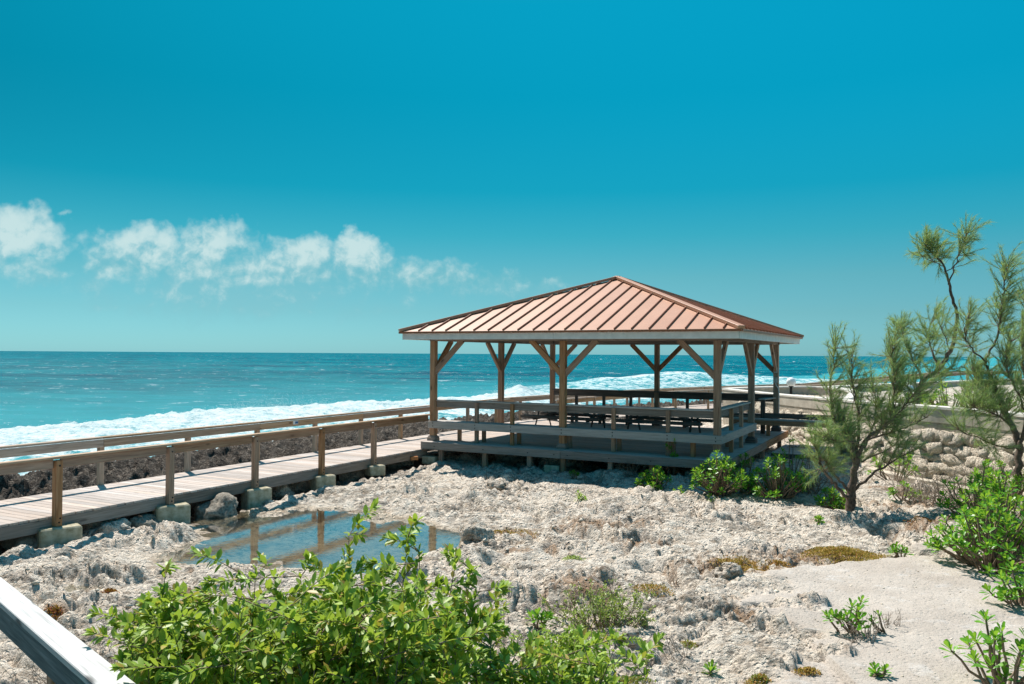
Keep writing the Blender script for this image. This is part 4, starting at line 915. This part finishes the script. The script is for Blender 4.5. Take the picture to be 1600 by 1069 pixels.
# big shrubs on the right edge
for (px, py, n_, rd, hg, lf, lb, ob, dyy) in [
    (1556, 905, 85, .72, .85, .135, 'large bright green shrub overhanging the sand at the right edge', 280, .3),
    (1600, 890, 80, .66, 1.05, .135, 'tall glossy shrub cut by the right edge of the picture', 200, .6),
    (1552, 835, 55, .62, .95, .13, 'upright bright shrub left of the right edge, in front of the stone wall', 150, .5),
    (1592, 960, 20, .35, .42, .13, 'low spreading shrub at the sand edge below the large one', 180, .1),
    (1600, 810, 30, .6, 1.0, .13, 'mid green shrub under the dark casuarina trunk at right', 100, .6)]:
    x_, y_ = shp(px, py); rock_shrub('shore_shrub', 'shrub', lb, x_+.1, y_+dyy, n_, rd, hg, lf, 13, ob, group=G1)
x_, y_ = shp(1572, 1100); rock_shrub('shore_shrub', 'shrub', 'open branching shrub with separate leaf rosettes in the bottom right corner', x_+.05, y_+.15, 20, .40, .60, .125, 13, 200, group=G1)
x_, y_ = shp(1338, 995); rock_shrub('shore_shrub', 'shrub', 'leggy shrub with bare twigs at the edge of the sand patch', x_-.02, y_+.05, 9, .24, .34, .11, 12, 120, group=G1)
x_, y_ = shp(1385, 1000); rock_shrub('shore_shrub', 'shrub', 'sparse twiggy offshoot with three small rosettes on the sand', x_, y_+.05, 3, .22, .2, .08, 9, 30, group=G1)
x_, y_ = shp(842, 968); rock_shrub('shore_shrub', 'shrub', 'single bright leaf crown on the rock left of the grey green bush', x_, y_, 5, .13, .24, .12, 15, 80, group=G1)
x_, y_ = shp(718, 985); rock_shrub('shore_shrub', 'shrub', 'slender plant with whorled leaves beside the foreground bush', x_, y_-.6, 3, .07, .60, .10, 14, 45, group=G1)
# terrace shrub behind the wall
q = atY(1482, 640, 21.5); rock_shrub('shore_shrub', 'shrub', 'vivid green bush growing behind the wall coping between the casuarinas', q.x, q.y, 60, .75, .95, .15, 12, 60, group=G1, z0=.6, mats=[ML_g, ML_a])
q = atY(1440, 640, 22.5); rock_shrub('shore_shrub', 'shrub', 'dark green bush behind the wall next to the vivid one', q.x, q.y, 50, .7, .85, .15, 12, 0, group=G1, z0=.6, mats=[ML_g2, ML_d])
q = atY(1560, 640, 22.5); rock_shrub('shore_shrub', 'shrub', 'dull olive bush behind the wall at the far right', q.x, q.y, 60, 1.0, .8, .13, 12, 0, group=G1, z0=.6, mats=[ML_o, ML_g2])
# foreground bushes: leafy upright stems
def leafy_bush(label, tips, base, L=.068, mats=None, n_obj=250, name='leafy_bush', cat='bush', dens_=1.0, stem_r=.006, kind='elli', low=.35, spread=.25, group=None):
    sh = thing(name, label, cat, base, group); paths = []; PP = []; DD = []; LL = []
    for tp in tips:
        tp = np.array(tp, float); b_ = np.array(base)+RNG.normal(0, .12, 3)*[1, 1, 0]; b_[:2] = b_[:2]*(1-spread)+tp[:2]*spread; jt = RNG.normal(0, .05, 3) if n_obj else 0
        m_ = b_*.45+tp*.55+RNG.normal(0, .13 if n_obj > 160 else .05, 3)*[1, 1, .3]; m_[:2] += (tp[:2]-b_[:2])*.25
        q = lerp_path([b_, m_, tp], 9); q = (q+np.roll(q, 1, 0)+np.roll(q, -1, 0))/3; q[0] = b_; q[-1] = tp; paths.append((q, np.linspace(stem_r*1.6, stem_r*.35, 9)))
        def deco(q, dens2, Ls):
            ln = np.linalg.norm(q[-1]-q[0]); k = int(ln*dens2)+4; s = np.sort(1-np.abs(RNG.normal(0, .42, k))); s = np.clip(s, 0.02, 1); f = s*(len(q)-1); i0 = np.clip(f.astype(int), 0, len(q)-2); fr_ = (f-i0)[:, None]
            pt = q[i0]*(1-fr_)+q[i0+1]*fr_; ax = q[i0+1]-q[i0]; ax /= np.linalg.norm(ax, axis=1)[:, None]; th = np.arange(k)*2.4+RNG.uniform(0, 6)
            r1 = np.cross(ax, [.2, .9, .3]); r1 /= np.linalg.norm(r1, axis=1)[:, None]; r2 = np.cross(ax, r1); rd = r1*np.cos(th)[:, None]+r2*np.sin(th)[:, None]
            ti = (1.15-.65*s**3)[:, None]; PP.append(pt); DD.append(ax*np.cos(ti)+rd*np.sin(ti)+RNG.normal(0, .3, (k, 3))); LL.append(Ls*RNG.uniform(.7, 1.15, k)*(1-.35*np.clip((s-.9)/.1, 0, 1)))
        deco(q[2:], (34 if n_obj > 160 else 58)*dens_, L)
        for _ in range(int(RNG.integers(6, 11)) if n_obj > 160 else (5 if n_obj else 3)):
            i = int(RNG.integers(3, 9)); e = q[i]+np.array([RNG.normal(0, .17), RNG.normal(0, .17), RNG.uniform(-.02, .14)])*L/.07; sub = lerp_path([q[i], (q[i]+e)/2+RNG.normal(0, .01, 3), e], 5); paths.append((sub, np.linspace(stem_r*.6, stem_r*.25, 5))); deco(sub, 95*dens_, L*1.05)
    V, Fq = tube_np(paths, 5); link('stem', mesh_np('stem', V, Fq, M_stem, True), sh)
    PP, DD, LL = map(np.concatenate, (PP, DD, LL)); leaves(sh, PP, DD, LL, kind, mats or [ML_a, ML_b, ML_a, ML_s, ML_s, ML_c, ML_s, ML_a, ML_s, ML_b, ML_c, ML_y], n_obj)
prof_x = [130, 160, 205, 240, 262, 300, 345, 385, 420, 450, 480, 520, 545, 565, 600, 640, 665, 690, 715, 735, 765]
prof_y = [1020, 985, 950, 910, 880, 940, 915, 870, 915, 885, 930, 915, 832, 915, 905, 842, 925, 915, 866, 905, 985]
def tips_for(x0, x1, n, force=()):
    out = [tuple(atY(a_, b_, Y_)) for a_, b_, Y_ in force]
    for _ in range(n):
        px = random.uniform(x0, x1); Y_ = random.uniform(3.9, 5.6); py = np.interp(px, prof_x, prof_y)+50+abs(random.gauss(0, 65))
        out.append(tuple(atY(px, py, Y_)))
    return out
leafy_bush('leafy bright green foreground bush nearest the handrail', tips_for(195, 380, 76, [(258, 900, 4.6), (300, 930, 4.7), (210, 960, 4.5), (375, 895, 4.8)]), (-2.2, 4.8, -.75), n_obj=290)
leafy_bush('tallest foreground bush with a thin spike of leaves in front of the pool', tips_for(370, 600, 100, [(545, 835, 5.0), (538, 860, 4.9), (430, 905, 4.8), (470, 900, 4.8), (400, 880, 4.8), (590, 895, 5.0)]), (-1.1, 4.9, -.75), n_obj=290)
leafy_bush('right hand foreground bush with pale upright shoots', tips_for(590, 715, 46, [(638, 838, 5.0), (655, 862, 5.0), (648, 880, 4.9), (714, 868, 5.0), (735, 890, 5.1), (765, 960, 5.0), (745, 925, 5.0)]), (-.45, 5.0, -.75), n_obj=290)
leafy_bush('low leafy foreground bush at the bottom centre edge', [tuple(atY(random.uniform(740, 960), random.uniform(1030, 1110), random.uniform(4.6, 5.4))) for _ in range(30)]+[tuple(atY(x_, y_, 5.0)) for x_, y_ in ((965, 1000), (870, 1030), (940, 1040), (990, 1050), (1010, 1060))], (.25, 5.0, -.7), n_obj=200)
x_, y_ = shp(893, 1030); g_ = gz(x_, y_)
leafy_bush('small yellow green shrub on the rock below the grey green bush', [(x_+random.gauss(0, .17), y_+random.gauss(0, .12), g_+random.uniform(.10, .30)) for _ in range(34)], (x_, y_, g_-.03), .045, [ML_c, ML_s, ML_a], 150, dens_=.8, stem_r=.004)
x_, y_ = shp(940, 962); g_ = gz(x_, y_)
leafy_bush('fine twiggy grey green bush in the middle of the foreground rock', [(x_+random.gauss(0, .26), y_+random.gauss(0, .2), g_+random.uniform(.18, .44)) for _ in range(62)], (x_, y_, g_-.03), .034, [ML_o, ML_o, ML_s], 0, dens_=.9, stem_r=.0045, spread=.5)

# dry twigs
def twigs(label, x, y, n, rad, hgt, m_=M_twig, r0=.006, zb=None, cat='dry shrub', lean=0):
    g = gz(x, y) if zb is None else zb; paths = []
    for i in range(n):
        b_ = np.array([x+RNG.normal(0, rad*.25), y+RNG.normal(0, rad*.25), g-.03]); d_ = np.array([RNG.normal(lean, .5), RNG.normal(0, .4), RNG.uniform(.5, 1.2)]); d_ /= np.linalg.norm(d_)
        L = hgt*RNG.uniform(.5, 1.1); q = [b_]
        for k in range(5): d_ = d_+RNG.normal(0, .22, 3); d_ /= np.linalg.norm(d_); q.append(q[-1]+d_*L/5)
        q = np.array(q); paths.append((q, np.linspace(r0, r0*.3, 6)))
        for _ in range(4):
            j = int(RNG.integers(1, 5)); dd = d_+RNG.normal(0, .7, 3); dd /= np.linalg.norm(dd); e = q[j]+dd*L*.35; paths.append((lerp_path([q[j], (q[j]+e)/2+RNG.normal(0, .02, 3), e], 4), np.linspace(r0*.5, r0*.2, 4)))
    V, Fq = tube_np(paths, 4); o = link('dry_twigs', mesh_np('dry_twigs', V-np.array([x, y, g]), Fq, m_, True), None, Matrix.Translation((x, y, g))); tag(o, label, cat, 'dry leafless twigs')
for px, py, n_, rd, hg, lb, r0, z_ in [(1450, 800, 45, .7, .75, 'tangle of dry grey twigs against the stone wall footing', .007, None), (1500, 805, 45, .7, .8, 'dry twig thicket at the foot of the wall near the right shrubs', .007, None), (1545, 800, 30, .6, .8, 'dry twigs behind the large right hand shrubs', .007, None),
    (1170, 775, 50, .5, .45, 'bare woody stems under the dense shrubs beside the pavilion', .010, None), (1260, 775, 50, .6, .7, 'dark bare twigs in shade left of the casuarina', .009, None), (985, 752, 14, .3, .55, 'thin red brown twigs in front of the deck edge', .006, None),
    (60, 1069, 14, .25, .5, 'thin dry twigs behind the foreground handrail post', .003, None), (75, 985, 12, .2, .26, 'small dry twiggy plant above the handrail', .004, None), (160, 1010, 10, .18, .45, 'sparse dry stems left of the foreground bush', .003, None),
    (1050, 900, 12, .3, .3, 'bare dead twigs beside the ochre mat plants', .005, None), (1060, 1010, 10, .25, .28, 'bare dead twigs on the central foreground rock', .005, None), (1350, 1005, 16, .3, .32, 'bare twigs among the leggy shrub on the sand', .006, None), (1420, 775, 20, .5, .6, 'dry stems mixed with the leggy shrub by the wall', .006, None), (1400, 985, 8, .3, .2, 'fallen twigs on the sand patch', .005, None)]:
    x_, y_ = shp(px, py); twigs(lb, x_, y_, n_, rd, hg, r0=r0, m_=M_stem if px in (1170, 1260, 985) else M_twig)

# mat plants
def matplant(label, x, y, rx, ry, n, hgt, mats, L=.03, mound=.0):
    xs = RNG.normal(0, .5, n)*rx+x; ys = RNG.normal(0, .5, n)*ry+y; q = np.hypot((xs-x)/rx, (ys-y)/ry); k = q < 1.15; xs, ys, q = xs[k], ys[k], q[k]
    zs = terrain(xs, ys, True)[0]; zs = zs*.55+.45*np.median(zs)+mound*np.clip(1-q*q, 0, 1); P_ = np.stack([xs, ys, zs+RNG.uniform(0, hgt, len(xs))*np.clip(1.2-q, .2, 1)], 1)
    D = RNG.normal(0, .7, P_.shape)+[0, 0, 1.0]; sh = thing('mat_plant', label, 'ground cover', (x, y, float(np.median(zs)))); sh['kind'] = 'stuff'
    leaves(sh, P_, D, np.full(len(P_), L)*RNG.uniform(.6, 1.3, len(P_)), 'elli', mats, 0)
for px, py, rx, ry, n_, hg, ms, lb, md in [(1318, 872, .62, .42, 9000, .05, [ML_r2, ML_r, ML_r2], 'big ochre and rust mound of ground cover above the sand', .09), (1150, 885, .42, .35, 3200, .04, [ML_r2, ML_r], 'ochre ground cover patch left of the sand', .03), (1215, 888, .2, .12, 900, .03, [ML_r], 'small rust ground cover patch between the two ochre ones', .02),
    (790, 826, .5, .3, 1500, .02, [ML_r, ML_r2], 'rusty ground cover at the right of the pool', 0), (1185, 1052, .11, .08, 700, .07, [ML_r2, ML_r, ML_o], 'small brown tuft in the bottom centre foreground', .02), (1262, 1042, .12, .06, 500, .04, [ML_r, ML_r2], 'small rust tuft right of the brown tuft', .01), (88, 972, .16, .10, 900, .03, [ML_r3], 'red succulent patch above the handrail', .01), (172, 925, .10, .06, 300, .02, [ML_r3], 'small red succulent patch near the tiny puddle', 0), (1445, 833, .3, .16, 900, .02, [ML_r, ML_r3], 'dark rust patch in a hollow right of the casuarina', 0), (1020, 925, .25, .2, 700, .03, [ML_r, ML_r2], 'rust plants in the hollow right of the grey green bush', 0), (895, 878, .16, .08, 300, .02, [ML_o, ML_c], 'flat olive moss spot left of centre', 0), (985, 1060, .2, .1, 500, .03, [ML_o, ML_r2], 'sparse olive weeds at the bottom edge', 0), (1075, 990, .1, .08, 300, .04, [ML_r2, ML_o], 'tiny brown tuft beside the dead twigs', .01)]:
    x_, y_ = shp(px, py); matplant(lb, x_, y_, rx, ry, n_, hg, ms, .026, md)
# casuarinas: branch skeletons, tufts of long thin needles
def casuarina(label, Y0, branches, n_tw, L, needle, base_r, extra=None, mats=None, wisp=12, dep=.35, seed=1, nd=46, per_start=.35):
    rs = np.random.default_rng(seed); root = branches[0]['p'][0]; b0 = atY(root[0], root[1], Y0)
    tr = thing('casuarina_tree', label, 'tree', (b0.x, b0.y, b0.z)); paths = []; segs = []
    for bi, b in enumerate(branches):
        dz0, dz1 = b.get('d', (0, rs.normal(0, dep))); n = len(b['p']); Q = [np.array(atY(px, py, Y0+dz0+(dz1-dz0)*i/(n-1))) for i, (px, py) in enumerate(b['p'])]
        q = np.array(catmull([tuple(v) for v in Q], 5)); q[1:-1] += rs.normal(0, .012, q[1:-1].shape); r = np.linspace(b['r'][0], b['r'][1], len(q)); paths.append((q, r)); segs.append((q, b.get('w', 1.0), b.get('s', per_start)))
    if paths[0][1][0] > .04: paths[0][1][0] *= 1.3
    wt = np.array([s[1]*len(s[0]) for s in segs]); wt /= wt.sum(); NP = []; ND = []; NL = []
    for k in range(n_tw):
        q, _, s0 = segs[rs.choice(len(segs), p=wt)]; i = int(rs.uniform(s0, 1)*(len(q)-1)); p0 = q[i]; ax = q[min(i+1, len(q)-1)]-q[max(i-1, 0)]; ax /= np.linalg.norm(ax)+1e-9
        d = ax*.6+rs.normal(0, .85, 3)+np.array([.15, 0, .30]); d /= np.linalg.norm(d); Lt = L*rs.uniform(.45, 1.2); pts = [p0]
        for j in range(4): d = d+np.array([.05, 0, .10])+rs.normal(0, .12, 3); d /= np.linalg.norm(d); pts.append(pts[-1]+d*Lt/4)
        pts = np.array(pts); paths.append((pts, np.linspace(.007, .002, 5)*(base_r/.11)**.3))
        m = int(nd*Lt/L)+8; f = np.clip(rs.uniform(.15, 1.02, m), 0, .999)*4; ii = f.astype(int); fr_ = (f-ii)[:, None]; pp_ = pts[ii]*(1-fr_)+pts[ii+1]*fr_; aa = pts[ii+1]-pts[ii]; aa /= np.linalg.norm(aa, axis=1)[:, None]
        dd = aa*1.0+rs.normal(0, .38, (m, 3))+np.array([.12, 0, .1]); NP.append(pp_); ND.append(dd); NL.append(needle*rs.uniform(.5, 1.25, m))
    for k in range(wisp):   # bare whips
        q, _, s0 = segs[rs.choice(len(segs), p=wt)]; p0 = q[int(rs.uniform(.6, 1)*(len(q)-1))]; e = p0+np.array([rs.normal(0, .12), rs.normal(0, .1), rs.uniform(.3, .8)*L*1.6]); paths.append((lerp_path([p0, (p0+e)/2+rs.normal(0, .04, 3), e], 5), np.linspace(.004, .0015, 5)))
    V, Fq = tube_np(paths[:len(branches)], 9); link('trunk', mesh_np('trunk', V, Fq, M_bark, True), tr)
    V, Fq = tube_np(paths[len(branches):], 4); o = link('twigs', mesh_np('twigs', V, Fq, M_stem, True), tr); o['kind'] = 'stuff'
    NP, ND, NL = map(np.concatenate, (NP, ND, NL)); ND /= np.linalg.norm(ND, axis=1)[:, None]; n = len(NP)
    side = np.cross(ND, rs.normal(0, 1, (n, 3))); side /= np.linalg.norm(side, axis=1)[:, None]; wd = .0018*(Y0/14.66)
    m1 = NP+ND*NL[:, None]*.5; t1 = NP+ND*NL[:, None]*.95+np.array([.12, 0, -.22])*NL[:, None]
    V = np.stack([NP-side*wd, NP+side*wd, m1+side*wd*.9, m1-side*wd*.9, t1], 1).reshape(-1, 3); b5 = np.arange(n)[:, None]*5
    me = mesh_np('needles', V, [b5+np.array([[0, 1, 2, 3]]), b5+np.array([[3, 2, 4]])], None, False); ms = mats or [ML_n, ML_n, ML_n2, ML_n3]
    for m_ in ms: me.materials.append(m_)
    mi = rs.choice(len(ms), n, p=[.42, .30, .22, .06] if len(ms) == 4 else None); me.polygons.foreach_set('material_index', np.concatenate([mi, mi]).astype(np.int32)); o = link('crown', me, tr); o['kind'] = 'stuff'
casuarina('small casuarina pine with a short thick trunk growing from the bare rock', 14.66, [
    dict(p=[(1328, 822), (1329, 790), (1331, 765), (1335, 735), (1341, 708)], r=(.105, .045), w=.25, d=(0, 0), s=.7),
    dict(p=[(1326, 779), (1308, 760), (1290, 740), (1278, 712), (1274, 695)], r=(.035, .012), w=1.2, s=.55, d=(0, -.35)), dict(p=[(1332, 772), (1312, 752), (1296, 732), (1290, 715)], r=(.03, .01), w=.7, s=.5, d=(0, -.2)),
    dict(p=[(1335, 734), (1333, 700), (1334, 684), (1318, 668), (1303, 655), (1298, 620), (1301, 575), (1306, 538)], r=(.035, .006), w=1.7, s=.3, d=(0, .1)), dict(p=[(1338, 705), (1342, 665), (1338, 630), (1332, 590), (1331, 552)], r=(.03, .006), w=1.7, s=.25, d=(0, .35)),
    dict(p=[(1341, 708), (1358, 682), (1383, 666), (1395, 643), (1397, 607), (1395, 565), (1393, 530)], r=(.035, .006), w=1.7, s=.25, d=(0, -.1)), dict(p=[(1335, 766), (1362, 742), (1392, 722), (1422, 706)], r=(.028, .008), w=.8, s=.5, d=(0, -.3)),
    dict(p=[(1346, 722), (1368, 711), (1395, 699), (1402, 690)], r=(.02, .007), w=.3, s=.6, d=(0, .2)), dict(p=[(1357, 687), (1385, 678), (1415, 668), (1450, 652)], r=(.02, .006), w=1.5, s=.25, d=(0, .25)),
    dict(p=[(1383, 668), (1410, 640), (1428, 615), (1440, 598)], r=(.016, .005), w=.9, s=.3, d=(-.1, -.4)), dict(p=[(1345, 700), (1330, 690), (1305, 690), (1285, 683)], r=(.02, .006), w=1.3, s=.3, d=(0, -.5)), dict(p=[(1350, 700), (1365, 665), (1368, 630), (1362, 600)], r=(.02, .006), w=1.4, s=.25, d=(0, .5))],
    640, .44, .165, .105, seed=3, nd=58, wisp=16)
casuarina('taller casuarina behind the wall with a bare stem and tufted double top', 21.0, [
    dict(p=[(1426, 650), (1432, 622), (1442, 594), (1466, 577), (1484, 549), (1494, 514), (1494, 486), (1485, 455), (1480, 430), (1472, 412), (1458, 395), (1444, 386)], r=(.075, .012), w=.55, s=.84, d=(0, .2)),
    dict(p=[(1482, 445), (1490, 420), (1497, 400), (1506, 378), (1511, 366)], r=(.02, .008), w=.75, s=.5), dict(p=[(1478, 424), (1490, 416), (1500, 405)], r=(.014, .006), w=.25, s=.3), dict(p=[(1474, 416), (1456, 408), (1440, 400)], r=(.012, .006), w=.3, s=.4),
    dict(p=[(1442, 594), (1428, 565), (1414, 535), (1408, 505)], r=(.03, .006), w=1.6, s=.2), dict(p=[(1466, 577), (1456, 545), (1450, 520), (1462, 490)], r=(.03, .006), w=1.3, s=.25), dict(p=[(1484, 549), (1478, 530), (1470, 510)], r=(.014, .006), w=.7, s=.3),
    dict(p=[(1432, 622), (1412, 600), (1395, 575), (1388, 545)], r=(.03, .006), w=1.5, s=.2), dict(p=[(1440, 600), (1450, 590), (1480, 580), (1510, 572)], r=(.02, .006), w=.9, s=.4), dict(p=[(1430, 630), (1440, 612), (1455, 600), (1470, 596)], r=(.02, .006), w=.6, s=.3)],
    430, .55, .21, .075, seed=5, nd=60, wisp=22, dep=.5)
casuarina('dark trunked casuarina at the right edge in front of the stone wall', 15.0, [
    dict(p=[(1588, 790), (1590, 745), (1593, 700), (1582, 665), (1566, 635), (1556, 610), (1545, 585)], r=(.075, .03), w=.4, s=.5, d=(0, .3)), dict(p=[(1545, 585), (1541, 565), (1552, 538), (1561, 510), (1566, 478), (1570, 440), (1575, 414)], r=(.026, .007), w=1.2, s=.45, d=(.3, .5)),
    dict(p=[(1541, 565), (1518, 545), (1508, 520), (1514, 492)], r=(.016, .006), w=1.1, s=.3, d=(.3, .0)), dict(p=[(1593, 700), (1604, 650), (1602, 590), (1597, 530), (1603, 480), (1608, 440)], r=(.04, .008), w=2.0, s=.2, d=(0, -.3)), dict(p=[(1593, 702), (1560, 697), (1525, 683), (1496, 672)], r=(.018, .006), w=1.0, s=.35, d=(0, -.4)),
    dict(p=[(1582, 668), (1560, 650), (1535, 640), (1505, 636)], r=(.02, .006), w=1.8, s=.25, d=(0, -.2)), dict(p=[(1566, 635), (1545, 620), (1525, 600), (1520, 570)], r=(.018, .006), w=1.5, s=.2, d=(0, .5)), dict(p=[(1600, 640), (1585, 600), (1570, 570), (1580, 530)], r=(.018, .006), w=1.5, s=.2, d=(0, -.5)), dict(p=[(1602, 600), (1620, 560), (1625, 500)], r=(.02, .006), w=1.0, s=.2)],
    640, .44, .17, .075, seed=9, nd=66, wisp=20)
casuarina('young casuarina sapling behind the wall between the larger trees', 19.5, [
    dict(p=[(1528, 660), (1527, 630), (1524, 600), (1522, 575)], r=(.03, .006), w=1.5, s=.15), dict(p=[(1527, 640), (1512, 622), (1502, 606)], r=(.014, .005), w=1, s=.3), dict(p=[(1527, 635), (1545, 618), (1552, 600)], r=(.014, .005), w=1, s=.3)],
    110, .34, .17, .04, seed=12, nd=44, wisp=3)
# leaf litter / pebbles
n = 9000; xs = RNG.uniform(-7, 9, n); ys = 5.2+RNG.exponential(4.5, n); k = (ys < 17) & (np.abs(xs) < ys*.72); xs, ys = xs[k], ys[k]; zz, sd_, dk_, wt_, rs_ = terrain(xs, ys)
k = (wt_ < .3) & (dk_ < .3); xs, ys, zz, sd_ = xs[k], ys[k], zz[k], sd_[k]; n = len(xs)
oct_ = np.array([(1, 0, 0), (-1, 0, 0), (0, 1, 0), (0, -1, 0), (0, 0, .7), (0, 0, -.7)]); of = np.array([(0, 2, 4), (2, 1, 4), (1, 3, 4), (3, 0, 4), (2, 0, 5), (1, 2, 5), (3, 1, 5), (0, 3, 5)])
sz = RNG.exponential(.011, n)+.004; sz = np.minimum(sz, .05)*(1-.55*sd_)
V = np.stack([xs, ys, zz], 1)[:, None]+oct_[None]*sz[:, None, None]*RNG.uniform(.6, 1.4, (n, 6, 1)); Fq = of[None]+np.arange(n)[:, None, None]*6
tag(link('loose_rubble', mesh_np('loose_rubble', V.reshape(-1, 3), Fq.reshape(-1, 3), M_stone)), 'small loose limestone chips scattered over the rock and sand', 'rubble', kind='stuff')
